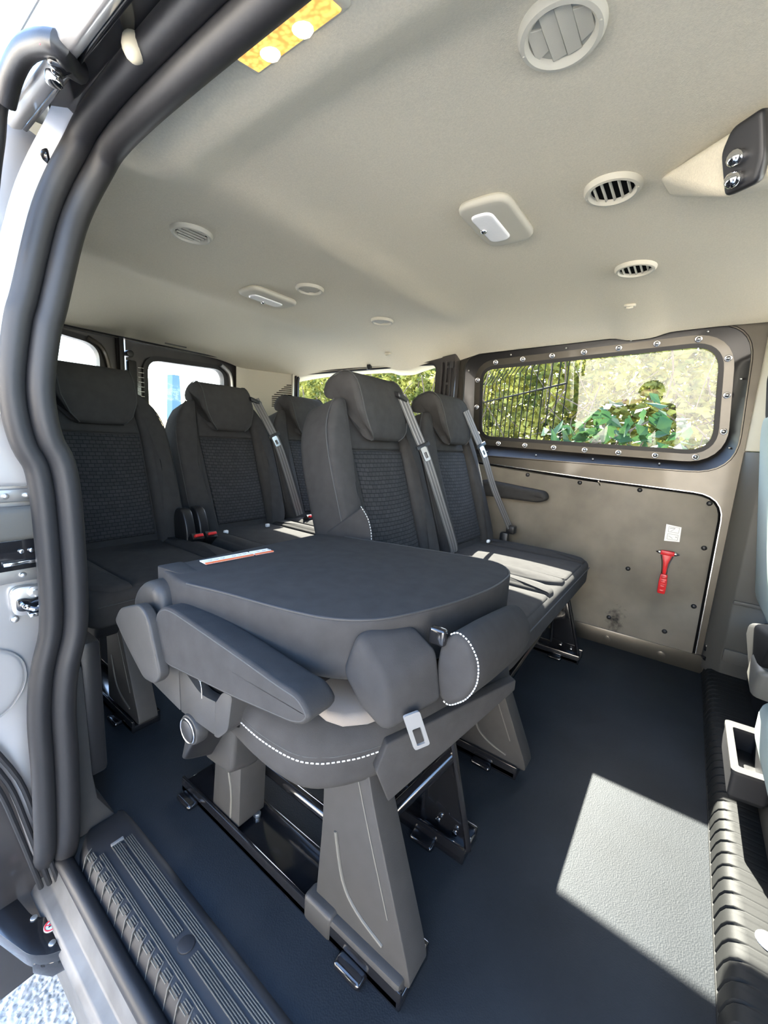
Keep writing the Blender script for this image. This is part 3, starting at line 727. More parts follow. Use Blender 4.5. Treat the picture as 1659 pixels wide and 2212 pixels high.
def seat_back(root, cx, dy, side='both'):
    f = back_map(cx, dy)
    b = NB(); pillow(b, rpoly([(-.145, -.04), (.145, -.04), (.15, .40), (.13, .535), (-.13, .535), (-.15, .40)], .02), -.11, .0, .012, f, .02); bk = obj('backrest', b, 'fabric', root)
    b = NB(); pillow(b, rpoly([(-.122, .0), (.122, .0), (.132, .378), (-.132, .378)], .004, 3), -.01, .010, .008, f, 0, .010); obj('quilted_insert', b, 'insert', bk)
    b = NB(); pillow(b, rpoly([(-.132, .383), (.132, .383), (.115, .53), (-.115, .53)], .006, 3), -.01, .010, .008, f, 0, .006); obj('upper_panel', b, 'fabric', bk)
    for s in (-1, 1):
        pl = [(s * .128, -.045), (s * .205, -.045), (s * .232, .0), (s * .238, .12), (s * .236, .36), (s * .215, .46), (s * .165, .535), (s * .122, .542), (s * .137, .38)]
        b = NB(); pillow(b, rpoly(pl, [.01, .03, .03, .03, .05, .06, .04, .015, .03], 5), -.12, .028, .022, f, .03, .008); bo = obj('side_bolster', b, 'fabric', bk)
        b = NB(); tube(b, smooth_path([f(s * .226, .01, .010), f(s * .236, .12, .010), f(s * .234, .36, .010), f(s * .212, .465, .010), f(s * .16, .535, .008)]), .0022, 6); obj('piping', b, 'piping', bo)
    return bk

def headrest(root, f):
    prof = [(.405, .030), (.398, .050), (.415, .066), (.50, .078), (.575, .074), (.612, .050), (.622, .010), (.615, -.040), (.592, -.066), (.565, -.062), (.552, -.035), (.545, -.005), (.520, .012), (.47, .022)]
    prof = [tuple(p) for p in rpoly(prof, .02, 2)]
    cv = sum(p[0] for p in prof) / len(prof); cw = sum(p[1] for p in prof) / len(prof)
    def hw(v):
        t = min(1, max(0.04, (v - .393) / .115)); return .128 * (.30 + .70 * (1 - (1 - t) ** 2.2) ** (1 / 2.2))
    rings = []
    for s, k in ((-1, .72), (-.985, .86), (-.95, .95), (-.88, 1), (-.5, 1.0), (0, 1.01), (.5, 1.0), (.88, 1), (.95, .95), (.985, .86), (1, .72)):
        rings.append([f(s * hw(v), cv + (v - cv) * k, cw + (w - cw) * k) for v, w in prof])
    b = NB(); loft(b, rings); hr = obj('headrest', b, 'fabric', root, 50)
    front = [p for p in prof if p[1] > .04 or p[0] > .59]
    for s in (-1, 1):
        pts = [f(s * .9 * hw(v), v + (.001 if v > .6 else 0), w + .0006) for v, w in prof[3:24]]
        b = NB(); tube(b, pts, .0019, 6); obj('piping', b, 'piping', hr)
    for s in (-.05, .05):
        b = NB(); tube(b, [f(s, .51, -.03), f(s, .55, -.035), f(s, .58, -.038)], .006, 8); cyl(b, f(s, .53, -.032), f(s, .542, -.033), .012, 12, .002); obj('post', b, 'gloss_black', hr)
    return hr

def belt(root, pts, at, guide):
    P = smooth_path(pts, 6)
    prof = [(-.0012, -.019), (.0012, -.019), (.0018, 0), (.0012, .019), (-.0012, .019)]
    nrm = lambda p: V((-.35, -.85, .35))
    b = NB(); sweep(b, P, prof, up=nrm); bl = obj('seat_belt', b, 'belt', root)
    fr = frames(P, up=nrm); b = NB()
    for o in (-.0125, 0, .0125): tube(b, [p + bb * o + n * .0010 for p, t, n, bb in fr], .0021, 6)
    obj('webbing_stripe', b, 'belt_light', bl)
    p, t, n, bb = fr[int(at * (len(fr) - 1))]
    b = NB(); R = Matrix((bb, t, n)).transposed()
    box(b, p + n * .004 - V((.03, .008, .004)), p + n * .004 + V((.03, .008, .004)), .003, 2, R); tg = obj('tongue_grip', b, 'black_plastic', bl)
    c = p + n * .006 + t * .026 + bb * .006
    lp_ = rpoly([(-.013, -.022), (.013, -.022), (.013, .026), (-.013, .026)], .006, 3); li_ = rpoly([(-.006, -.004), (.006, -.004), (.006, .017), (-.006, .017)], .003, 3)
    b = NB(); plate(b, lp_, li_, lambda u, v, w: tuple(c + bb * u + t * v + n * w), 0, .003); obj('latch_plate', b, 'steel', tg)
    if guide:
        g = P[0]; b = NB(); hull(b, [g + V(q) for q in ((-.03, -.015, -.012), (.035, -.015, -.03), (.04, .05, -.02), (-.02, .06, .0), (-.03, -.012, .008), (.03, -.012, -.008), (.035, .05, .002), (-.015, .06, .018))], .006); obj('belt_guide', b, 'black_plastic', root)
    return bl

def cushion(root, x0, x1, dy, seats):
    f = lambda u, v, w: (u, v + dy, w)
    b = NB(); pillow(b, rpoly([(x0, .262), (x1, .262), (x1, .74), (x0, .74)], .05), .31, .402, .022, f, .015); cu = obj('cushion', b, 'fabric', root)
    for cx in seats:
        b = NB(); pillow(b, rpoly([(cx - .134, .274), (cx + .134, .274), (cx + .134, .735), (cx - .134, .735)], .02), .38, .407, .010, f, 0, .006); obj('seat_pad', b, 'fabric', cu)
        for s in (-1, 1):
            q = [(cx + s * .135, .274), (cx + s * .20, .272), (cx + s * .231, .34), (cx + s * .228, .72), (cx + s * .135, .735)]
            b = NB(); pillow(b, rpoly(q, [.005, .05, .05, .03, .005]), .38, .413, .014, f, 0, .010); obj('side_pad', b, 'fabric', cu)
    b = NB(); tube(b, smooth_path([(x0 + .02, .262 + dy, .372), ((x0 + x1) / 2, .262 + dy, .372), (x1 - .02, .262 + dy, .372)]), .0022, 6); obj('piping', b, 'piping', cu)
    b = NB(); hull(b, [(x0 + .02, .275 + dy, .32), (x1 - .02, .275 + dy, .32), (x0 + .03, .33 + dy, .255), (x1 - .03, .33 + dy, .255), (x0 + .02, .70 + dy, .32), (x1 - .02, .70 + dy, .32), (x0 + .03, .68 + dy, .27), (x1 - .03, .68 + dy, .27)], .012); obj('under_pan', b, 'rubber_dark', root)
    return cu

LEG = [(.412, .03), (.214, .03), (.222, .065), (.300, .29), (.322, .37), (.404, .37), (.402, .2)]
def covered_leg(root, x, dy, zt=None, w=.05):
    k = 1 if zt is None else zt
    pr = [(y + dy, .03 + (z - .03) * k) for y, z in LEG]
    b = NB(); prism(b, rpoly(pr, [.012, .012, .03, .03, .01, .01, .05], 4), 'x', x - w * .35, x + w * .65, .006, 3); lg = obj('leg', b, 'plastic', root)
    X = x - w * .35 - .0005
    b = NB(); tube(b, smooth_path([(X, .372 + dy, .20 * k), (X, .352 + dy, .12 * k), (X, .32 + dy, .085 * k), (X, .268 + dy, .065 * k)]), .003, 8); tube(b, smooth_path([(X, .335 + dy, .33 * k), (X, .305 + dy, .24 * k), (X, .262 + dy, .12 * k)]), .0012, 6); obj('moulded_line', b, 'plastic_light', lg)
    return lg
def bare_leg(root, x, dy, zt):
    b = NB(); prism(b, [(.350 + dy, .012), (.245 + dy, .012), (.248 + dy, .04), (.318 + dy, zt), (.362 + dy, zt)], 'x', x, x + .006, .001)
    tube(b, smooth_path([(x, .247 + dy, .02), (x, .252 + dy, .05), (x, .318 + dy, zt)]), .007, 8); tube(b, [(x, .352 + dy, .02), (x, .357 + dy, zt * .5), (x, .362 + dy, zt)], .006, 8)
    lg = obj('leg', b, 'gloss_black', root)
    for y, z in ((.275, .04), (.315, .045)):
        b = NB(); cyl(b, (x - .001, y + dy, z), (x - .007, y + dy, z), .006, 10, .001); obj('bolt', b, 'chrome', lg)
    return lg
def foot(root, x, dy, y0, y1, w=.075):
    b = NB(); box(b, (x - w * .5, y0 + dy, .0), (x + w * .5, y1 + dy, .022), .006, 3)
    box(b, (x - w * .5, y0 + dy, .0), (x - w * .5 + .008, y1 + dy, .036), .003); box(b, (x + w * .5 - .008, y0 + dy, .0), (x + w * .5, y1 + dy, .036), .003)
    for yy in (y0 + .06, y1 - .07):
        box(b, (x - w * .5 - .022, yy + dy, .0), (x - w * .5 + .01, yy + .055 + dy, .014), .010, 3)
    return obj('floor_rail', b, 'gloss_black', root)

def buckle(root, p, q, btn=True):
    p, q = V(p), V(q); b = NB(); sweep(b, smooth_path([p, (p + q) / 2, q]), [(-.012, -.022), (.012, -.022), (.012, .022), (-.012, .022)], up=(0, -1, .3)); bu = obj('buckle', b, 'black_plastic', root, 60)
    if btn:
        d = (q - p).normalized(); b = NB(); box(b, q + d * .001 - V((.016, .010, .005)), q + d * .001 + V((.016, .010, .005)), .002, 2, Matrix.Rotation(-.5, 3, 'X')); obj('red_button', b, 'red_buckle', bu)

# --- second row, double bench on the far side
r2 = thing('bench_seat', 'upright double bench seat of the second row beside the big side window', 'seat', (1.33, .5, 0), 'passenger seats')
for cx in (1.075, 1.575): seat_back(r2, cx, 0); headrest(r2, back_map(cx, 0))
b = NB(); hull(b, [(.832, .802, .560), (.832, .71, .626), (.832, .672, .655), (.834, .648, .62), (.836, .633, .57), (.84, .65, .46), (.84, .80, .46), (.86, .80, .56), (.86, .68, .64), (.86, .66, .46)], .008); fl_ = obj('side_flap', b, 'fabric', r2)
b = NB(); dashes(b, [(.8305, .676, .652), (.832, .650, .62), (.833, .637, .57), (.835, .645, .50)], 22, .0010, .6); obj('stitching', b, 'thread', fl_)
cushion(r2, .87, 1.80, 0, (1.10, 1.56))
belt(r2, [(1.165, .80, .975), (1.20, .755, .86), (1.222, .725, .785), (1.27, .69, .65), (1.345, .655, .47), (1.36, .655, .43)], .36, True)
belt(r2, [(1.645, .795, .965), (1.68, .75, .86), (1.705, .72, .785), (1.76, .68, .64), (1.845, .62, .465)], .38, False)
b = NB(); box(b, (1.835, .595, .435), (1.875, .635, .475), .008, 3); box(b, (1.83, .62, .30), (1.86, .66, .44), .01); obj('belt_end', b, 'black_plastic', r2)
buckle(r2, (1.30, .62, .39), (1.30, .575, .43))
for x in (1.10, 1.56):
    b = NB(); box(b, (x + .1, .64, .418), (x + .118, .652, .43), .003); obj('isofix_tag', b, 'white', r2)
covered_leg(r2, .985, 0, .78); bare_leg(r2, 1.72, 0, .27)
foot(r2, .995, 0, .235, .80); foot(r2, 1.722, 0, .235, .80)
b = NB(); tube(b, [(1.0, .37, .06), (1.36, .37, .10), (1.715, .37, .14)], .013, 10); obj('cross_tube', b, 'gloss_black', r2)
b = NB(); tube(b, [(1.70, .36, .17), (1.40, .40, .10), (1.0, .45, .02)], .010, 10); obj('cross_tube', b, 'gloss_black', r2)
b = NB(); prism(b, [(.62, .02), (.56, .02), (.58, .27), (.66, .27)], 'x', 1.715, 1.725, .002); prism(b, [(.62, .02), (.56, .02), (.58, .27), (.66, .27)], 'x', .98, 1.02, .004); obj('rear_leg', b, 'gloss_black', r2)

# --- third row
r3 = thing('single_seat', 'upright single seat of the rear row next to the door pillar', 'seat', (.6, 1.4, 0), 'passenger seats')
seat_back(r3, .598, .87); headrest(r3, back_map(.598, .87)); cushion(r3, .355, .84, .87, (.598,))
covered_leg(r3, .455, .87, .9); foot(r3, .465, .87, .235, .80)
b = NB(); prism(b, [(1.62, .02), (1.50, .02), (1.52, .30), (1.60, .30)], 'x', .45, .50, .006); obj('rear_leg', b, 'plastic', r3)
def stalk(root, x):
    b = NB(); prism(b, rpoly([(1.52, .36), (1.43, .36), (1.438, .47), (1.465, .530), (1.51, .535), (1.53, .50)], [.01, .01, .03, .03, .02, .02], 5), 'x', x - .019, x + .019, .008, 3); obj('recliner_cover', b, 'black_plastic', root)
    buckle(root, (x + .006, 1.45, .40), (x + .008, 1.405, .440))
stalk(r3, .787)
r3b = thing('bench_seat', 'upright double bench seat of the rear row behind the folded seat', 'seat', (1.33, 1.4, 0), 'passenger seats')
for cx in (1.10, 1.585): seat_back(r3b, cx, .87); headrest(r3b, back_map(cx, .87))
cushion(r3b, .87, 1.80, .87, (1.10, 1.57))
belt(r3b, [(1.235, 1.67, .975), (1.275, 1.62, .86), (1.315, 1.595, .765), (1.35, 1.56, .62), (1.40, 1.53, .43)], .40, True)
stalk(r3b, .840); buckle(r3b, (1.40, 1.50, .39), (1.40, 1.45, .435))
for x in (.935, 1.14):
    b = NB(); box(b, (x, 1.455, .416), (x + .018, 1.467, .43), .003); obj('isofix_tag', b, 'white', r3b)
covered_leg(r3b, .985, .87, .78); foot(r3b, .995, .87, .235, .80)

# --- folded single seat in the foreground
fs = thing('folded_seat', 'single seat with its backrest folded down flat in the foreground', 'seat', (.58, .45, 0), 'passenger seats')
TOP = [(.322, .690), (.306, .600), (.326, .520), (.343, .420), (.362, .345), (.40, .295), (.46, .268), (.54, .243), (.64, .226), (.74, .232), (.79, .275), (.785, .36), (.722, .642), (.70, .695)]
TOP = rpoly([(x * 1.078, y * 1.078) for x, y in TOP], [.01, .03, .04, .05, .04, .04, .05, .05, .05, .05, .04, .05, .02, .02], 4)
ft = lambda u, v, w: (u, v, w + .010 * (.74 - v) - .004)
b = NB(); pillow(b, TOP, .478, .582, .007, ft, .03, .005); bk = obj('folded_backrest', b, 'fabric', fs, 30)
edge = inset(TOP, .002)
b = NB(); tube(b, [ft(u, v, .5808) for u, v in edge[8:62]], .0017, 6); obj('piping', b, 'piping', bk)
b = NB(); prism(b, rpoly([(.342, .748), (.350, .681), (.380, .67), (.388, .744)], .008, 3), 'z', .53, .580, .006, 2); obj('corner_tab', b, 'fabric', bk)
# printed strip on the folded back
def strip(x0, y0, x1, y1, name):
    a, c = V((x0, y0)), V((x1, y1)); t = (c - a).normalized(); n = V((-t.y, t.x)); z = .5815
    if n.y > 0: n = -n
    W = .026
    q = [a, c, c + n * W, a + n * W]
    b = NB(); prism(b, [tuple(p) for p in q], 'z', z, z + .0020); s = obj(name, b, 'white', fs); s['label'] = 'white and orange printed label'
    b = NB(); prism(b, [tuple(p) for p in (a + n * W * .78, c + n * W * .78, c + n * W, a + n * W)], 'z', z + .0001, z + .0024); obj('orange_band', b, 'orange', s)
    b = NB(); L = (c - a).length
    for k in range(int(L / .012)):
        p = a + t * (.012 + k * .012) + n * W * random.uniform(.25, .45)
        if k % 4 != 3: tube(b, [(p.x, p.y, z + .0024), ((p + t * .004 + n * .004).x, (p + t * .004 + n * .004).y, z + .0024), ((p + t * .007 + n * random.uniform(-.003, .004)).x, (p + t * .007 + n * .002).y, z + .0024)], .0007, 4)
    obj('pictogram', b, 'ink', s)
strip(.407, .716, .506, .707, 'warning_label'); strip(.510, .707, .552, .703, 'warning_label')

# cushion under the folded back
CU = rpoly([(.362, .68), (.354, .55), (.343, .45), (.352, .365), (.405, .318), (.55, .252), (.70, .205), (.80, .235), (.84, .33), (.84, .68)], [.02, .03, .04, .04, .06, .06, .06, .05, .05, .02], 5)
fc = lambda u, v, w: (u, v, w)
fcb = lambda u, v, w: (u, v, .388 - (.388 - w) * (1 - .62 * sm(.46, .64, u)))
b = NB(); pillow(b, inset(CU, .002), .318, .388, .006, fcb, .035); cu = obj('cushion', b, 'fabric', fs)
b = NB(); pillow(b, inset(CU, -.001), .375, .432, .045, fc, .012, .006); pad = obj('cushion_top', b, 'fabric', cu)
b = NB(); dashes(b, [(u, v, .380) for u, v in inset(CU, .0005)[8:36:2]], 62, .0011, .6); obj('stitching', b, 'thread', cu)
b = NB(); tube(b, smooth_path([(u, v, .3895) for u, v in inset(CU, .001)[7:38:2]], 3), .0018, 6); obj('piping', b, 'piping', cu)
b = NB(); hull(b, [(.388, .362, .428), (.397, .336, .426), (.425, .312, .426), (.50, .285, .426), (.56, .27, .43), (.40, .45, .43), (.56, .42, .44), (.390, .362, .443), (.402, .338, .441), (.43, .318, .441), (.50, .292, .441), (.56, .28, .446)], .006); obj('seat_centre_panel', b, 'tan_fabric', cu)
o = V((-.010, -.014, 0)); b = NB(); hull(b, [V(p) + q for p in ((.434, .307, .362), (.458, .298, .300), (.586, .248, .356), (.70, .203, .405), (.70, .203, .425), (.45, .302, .40)) for q in (o, o * -.2)], .003); obj('skirt_flap', b, 'fabric', fs)

# belt shoulder guide at the top corner of the folded back
b = NB(); hull(b, [(.405, .352, .503), (.405, .326, .482), (.405, .316, .464), (.405, .280, .447), (.405, .264, .450), (.405, .271, .512), (.405, .305, .547), (.405, .327, .570), (.495, .286, .563), (.495, .247, .540), (.495, .232, .467), (.50, .33, .47), (.50, .35, .56)], .011, 4); bg = obj('belt_shoulder_cover', b, 'fabric', fs)
b = NB(); lo_ = rpoly([(-.012, -.034), (.012, -.034), (.012, .028), (-.012, .028)], .004, 3); li_ = rpoly([(-.0065, -.008), (.0065, -.008), (.0065, .022), (-.0065, .022)], .002, 3)
c0 = V((.438, .240, .446)); ua_ = V((.85, -.45, .1)).normalized(); va_ = V((.36, -.16, -1)).normalized(); na_ = ua_.cross(va_)
plate(b, lo_, li_, lambda u, v, w: tuple(c0 + ua_ * u + va_ * v + na_ * w), -.0018, .0018); obj('latch_plate', b, 'satin', bg)

# headrest of the folded back
HP = [(.239, .561), (.224, .574), (.206, .566), (.189, .542), (.187, .508), (.201, .478), (.229, .456), (.246, .47), (.25, .51), (.246, .548)]
HP = rpoly(HP, .02, 3); hy = sum(p[0] for p in HP) / len(HP); hz = sum(p[1] for p in HP) / len(HP)
rings = []
for x, k in ((.494, .78), (.496, .92), (.503, 1.0), (.52, 1.03), (.58, 1.06), (.64, 1.05), (.70, 1.02), (.725, .95), (.738, .8), (.742, .6)):
    rings.append([(x, hy + (y - hy) * k + (x - .5) * -.02, hz + (z - hz) * k - (x - .5) * .10) for y, z in HP])
b = NB(); loft(b, rings); hr = obj('headrest', b, 'fabric', fs, 60)
b = NB(); dashes(b, [(.5005, hy + (y - hy) * 1.0, hz + (z - hz) * 1.0) for y, z in HP[3:28]], 34, .0011, .6); obj('stitching', b, 'thread', hr)
b = NB(); box(b, (.486, .236, .548), (.500, .262, .574), .005, 3); obj('headrest_button', b, 'gloss_black', hr)

# armrest
AR = [(.673, .505), (.673, .467), (.655, .455), (.633, .446), (.454, .469), (.333, .489), (.313, .498), (.304, .511), (.311, .522), (.326, .532), (.359, .533), (.454, .541), (.545, .547), (.611, .551), (.638, .548), (.663, .532)]
AR = rpoly(AR, .012, 3)
b = NB(); pillow(b, AR, -.366, -.300, .007, lambda u, v, w: (-w, u + .02 * ((-w - .30) / .066) * (1 if u > .5 else .6), v - .012 * ((-w - .30) / .066)), .016); am = obj('armrest', b, 'fabric', fs)
b = NB(); tube(b, [(.3012, u, v) for u, v in inset(AR, .005)], .0012, 6, True); obj('seam', b, 'piping', am)

# plastic hub, recline lever, side covers
b = NB(); pillow(b, rpoly([(.790, .490), (.786, .522), (.757, .552), (.719, .564), (.690, .556), (.678, .52), (.66, .47), (.70, .43), (.745, .44)], [.01, .02, .02, .02, .02, .01, .02, .02, .02], 4), -.42, -.315, .016, lambda u, v, w: (-w, u, v)); obj('recliner_hub', b, 'plastic', fs)
b = NB(); pillow(b, rpoly([(.797, .478), (.772, .508), (.695, .538), (.667, .525), (.630, .432), (.652, .410), (.690, .405), (.748, .440)], [.012, .012, .015, .015, .012, .012, .01, .03], 4), -.306, -.288, .004, lambda u, v, w: (-w, u, v)); lv = obj('recline_lever', b, 'plastic', fs)
b = NB(); cyl(b, (.30, .70, .50), (.33, .70, .50), .016, 16, .003); obj('pivot', b, 'gloss_black', lv)
fxm = lambda u, v, w: (-w, u, v)
b = NB(); prism(b, rpoly([(.735, .46), (.755, .357), (.692, .350), (.646, .345), (.649, .436), (.697, .50)], [.01, .012, .01, .003, .003, .01], 3), 'x', .327, .42, .006, 3); obj('side_cover', b, 'plastic', fs)
b = NB(); prism(b, rpoly([(.6465, .436), (.6435, .345), (.592, .349), (.5415, .352), (.5375, .412), (.580, .405)], [.003, .003, .004, .003, .003, .02], 3), 'x', .327, .345, .006, 3); obj('side_cover', b, 'plastic', fs)
b = NB(); prism(b, rpoly([(.5355, .411), (.5395, .352), (.528, .354), (.502, .380), (.490, .445), (.515, .44)], [.003, .003, .010, .010, .01, .01], 3), 'x', .325, .41, .009, 3); obj('side_cover', b, 'plastic', fs)
b = NB(); box(b, (.348, .51, .365), (.40, .72, .445), .004); obj('inner_shell', b, 'hole', fs)
b = NB(); cyl(b, (.336, .60, .425), (.35, .60, .425), .010, 14, .002); tube(b, smooth_path([(.334, .595, .43), (.326, .58, .432), (.323, .57, .424), (.321, .566, .408)]), .0007, 5); obj('spring', b, 'zinc', fs)
b = NB(); hull(b, [(.330, .612, .345), (.330, .634, .310), (.330, .655, .246), (.330, .642, .247), (.330, .612, .300), (.330, .590, .335), (.40, .655, .27), (.40, .62, .275), (.40, .668, .20), (.40, .71, .175), (.39, .60, .33)], .008); kb = obj('tip_lever', b, 'black_plastic', fs)
b = NB(); cyl(b, (.345, .612, .327), (.322, .612, .327), .0265, 28, .005); obj('knob', b, 'plastic', kb)
b = NB(); cyl(b, (.326, .612, .327), (.3185, .612, .327), .018, 28, .001); obj('knob_cap', b, 'black_plastic', kb)
b = NB(); tube(b, [(.3205, .612 + .021 * math.cos(a * PI / 16), .327 + .021 * math.sin(a * PI / 16)) for a in range(32)], .0015, 6, True); obj('knob_ring', b, 'steel', kb)
b = NB(); hull(b, [(.395, .697, .183), (.395, .633, .190), (.395, .612, .190), (.395, .597, .208), (.395, .590, .275), (.395, .60, .33), (.395, .66, .30), (.395, .665, .225), (.46, .60, .18), (.46, .67, .15), (.46, .60, .33), (.46, .68, .25)], .009); obj('hinge_cover', b, 'plastic', fs)

# legs and floor frame of the folded seat
covered_leg(fs, .452, 0); bare_leg(fs, .700, 0, .30)
b = NB(); prism(b, rpoly([(.722, .03), (.628, .03), (.618, .24), (.70, .24)], .006, 3), 'x', .430, .492, .005, 2); rl = obj('rear_leg', b, 'plastic', fs)
b = NB(); tube(b, smooth_path([(.4295, .655, .23), (.4295, .662, .16), (.4295, .652, .10), (.4295, .655, .04)]), .003, 6); cyl(b, (.431, .69, .19), (.428, .69, .19), .009, 16); obj('moulded_line', b, 'plastic_light', rl)
foot(fs, .462, 0, .222, .835, .085)
b = NB(); box(b, (.417, .36, .0), (.45, .425, .05), .008, 3); box(b, (.420, .225, .018), (.452, .41, .045), .006, 2); obj('rail_cover', b, 'plastic', fs)
foot(fs, .712, 0, .245, .80, .07)
b = NB(); tube(b, [(.535, .30, .075), (.535, .5, .075), (.535, .74, .075)], .013, 12); obj('frame_tube', b, 'gloss_black', fs)
b = NB(); tube(b, [(.49, .42, .03), (.60, .36, .12), (.705, .30, .205)], .013, 12); obj('frame_tube', b, 'gloss_black', fs)
b = NB(); box(b, (.46, .32, .29), (.76, .64, .318), .01); obj('seat_pan', b, 'gloss_black', fs)
b = NB(); box(b, (.60, .40, .18), (.70, .52, .29), .012); obj('latch_housing', b, 'gloss_black', fs)
for y in (.63, .70):
    b = NB(); cyl(b, (.476, y, .022), (.476, y, .031), .008, 6, .001); obj('rail_bolt', b, 'zinc', fs)

# ------------------------------------------------------------------ front step and front seats
b = NB(); rows = []; N = 1300
prof = [(-.158, .0), (-.160, .012), (-.164, .030), (-.170, .042), (-.180, .049), (-.195, .051), (-.25, .051), (-.32, .051), (-.40, .051), (-.62, .051)]
for i in range(N + 1):
    x = .25 + 1.72 * i / N; row = []
    for k, (y, z) in enumerate(prof):
        ph = (x + max(0, -.18 - y) * .9) / .032 % 1
        g = sm(0, 1, max(0, 1 - abs(ph - .5) / .12))
        fine = 0
        d = min(1, g * 1.3) * (.0045 if 0 < k < 5 else .0010)
        row.append((x, y - d * (.9 if k < 4 else .2), z - d * (.3 if k < 4 else .8) + fine))
    rows.append(row)
loft(b, rows, closed=False, cap=False); struct('floor_step', b, 'step_rubber', 'black ribbed rubber step up to the front seats')
b = NB(); tube(b, [(.25, -.160, .001), (1.1, -.160, .001), (1.97, -.160, .001)], .003, 8); struct('trim_15', b, 'step_rubber', 'rubber edging along the front of the floor')
b = NB(); cyl(b, (.845, -.222, .049), (.845, -.222, .055), .017, 26, .002); tag(obj('step_button', b, 'white'), 'round pale plug in the ribbed front step', 'plug')

fb = thing('front_bench', 'back of the front passenger bench with a storage tray at right edge', 'seat', (1.3, -.3, .05))
b = NB()
o_ = rpoly([(1.075, -.168), (1.085, -.235), (1.29, -.235), (1.285, -.168)], .010, 4); i_ = rpoly([(1.095, -.178), (1.10, -.225), (1.265, -.225), (1.262, -.178)], .008, 4)
plate(b, o_, i_, FZ, .128, .184); obj('storage_tray', b, 'rubber_dark', fb)
b = NB(); plate(b, inset(o_, -.002), inset(i_, .002), FZ, .180, .187); obj('tray_rim', b, 'plastic', fb)
b = NB(); prism(b, inset(o_, .004), 'z', .118, .134, .004); obj('tray_floor', b, 'black_plastic', fb)
b = NB(); box(b, (.90, -.60, .052), (1.30, -.236, .30), .02, 3); obj('seat_base', b, 'plastic', fb)
b = NB(); pillow(b, rpoly([(.80, -.62), (1.12, -.62), (1.12, -.190), (.80, -.190)], .03), .24, .36, .04, FZ); obj('cushion', b, 'sunlit_fabric', fb)
b = NB(); hull(b, [(1.05, -.168, .425), (1.16, -.168, .425), (1.08, -.168, .355), (1.17, -.168, .365), (1.05, -.30, .44), (1.18, -.30, .44), (1.06, -.30, .35), (1.18, -.30, .35)], .012); obj('armrest_box', b, 'plastic_light', fb)
b = NB(); hull(b, [(1.175, -.170, .372), (1.31, -.172, .405), (1.315, -.174, .440), (1.20, -.170, .475), (1.05, -.180, .50), (1.175, -.30, .372), (1.315, -.30, .41), (1.32, -.30, .45), (1.2, -.30, .49), (1.05, -.30, .51), (1.06, -.172, .43)], .012); obj('recliner_cover', b, 'matte_black', fb)
ds = thing('driver_seat', 'back of the driver seat at the right edge, its pale blue grey painted to look sunlit', 'seat', (1.65, -.35, .05))
fd = lambda u, v, w: (1.68 + u, -.232 + .07 * v / .5 + w * .95, .47 + v - w * .1)
b = NB(); pillow(b, rpoly([(-.22, -.12), (.22, -.12), (.21, .45), (.16, .51), (-.16, .51), (-.21, .45)], .06), -.10, -.002, .03, fd); obj('backrest', b, 'sunlit_fabric', ds)
b = NB(); pillow(b, rpoly([(-.13, .47), (.13, .47), (.12, .64), (-.12, .64)], .05), -.09, -.005, .025, fd); obj('headrest', b, 'fabric', ds)
b = NB(); box(b, (1.46, -.60, .052), (1.86, -.27, .30), .03, 3); obj('seat_base', b, 'black_plastic', ds)

# the rest of the cab, beside and in front of the front seats
b = NB(); box(b, (.10, -.62, -.3), (.27, -.22, 1.33), .03); struct('trim_16', b, 'black_plastic', 'front pillar of the sliding door opening')
b = NB(); box(b, (.10, -1.75, -.3), (.16, -.62, .84), .02); struct('door_3', b, 'paint_out', 'front passenger door')
b = NB(); box(b, (1.93, -1.75, -.3), (1.99, -.44, .84), .02); struct('door_4', b, 'paint_out', 'driver door')
b = NB(); box(b, (.16, -2.0, -.3), (1.93, -1.75, .72), .03); struct('wall_front', b, 'black_plastic', 'dashboard and front bulkhead')
b = NB(); pillow(b, rpoly([(.36, .40), (1.24, .40), (1.24, .98), (.36, .98)], .08), .30, .42, .04, lambda u, v, w: (u, -w - .12 * (v - .4), v)); obj('backrest', b, 'fabric', fb)

# ------------------------------------------------------------------ outside
bm = NB(); box(bm, (-40, -40, -.60), (60, 60, -.53)); struct('floor_outside', bm, 'asphalt', 'asphalt of the car park')

def leaf_mass(name, n, fn, size, m, lab, cat):
    vs, fs_ = [], []
    for k in range(n):
        p, s = fn(); s *= random.uniform(.7, 1.3) * size
        a = V((random.gauss(0, 1), random.gauss(0, 1), random.gauss(0, .7))).normalized(); c = a.cross(V((random.gauss(0, 1), random.gauss(0, 1), random.gauss(0, 1)))).normalized(); d = a.cross(c)
        i = len(vs)
        vs += [p - a * s * .6, p + c * s * .36 - a * s * .1 + d * s * .08, p + a * s * .6, p - c * s * .36 - a * s * .1 + d * s * .08]
        fs_ += [(i, i + 1, i + 2), (i, i + 2, i + 3)]
    me = bpy.data.meshes.new(name); me.from_pydata([tuple(v) for v in vs], [], fs_); me.materials.append(M[m])
    o = bpy.data.objects.new(name, me); C.objects.link(o); o['kind'] = 'stuff'; o['label'] = lab; o['category'] = cat
    return o
def hedge_pt():
    s = random.uniform(-2.2, 8.5); t = min(2.4, abs(random.gauss(0, .8)))
    top = 1.95 + .2 * math.sin(s * 1.7) + .15 * math.sin(s * 4.1) + .25 * t
    if s > 3.2: top += .13 * (s - 3.2)
    return V((4.2 + .30 * s + t, s, -.4 + (top + .4) * random.random() ** .75)), 1
leaf_mass('hedge', 80000, hedge_pt, .075, 'leaf', 'sunlit yellow green hedge behind the iron fence', 'hedge')
def ivy_pt():
    y = random.uniform(.02, .86); return V((3.0 + random.gauss(0, .10), y, random.uniform(.1, .98 + .22 * math.exp(-((y - .3) / .22) ** 2)))), 1
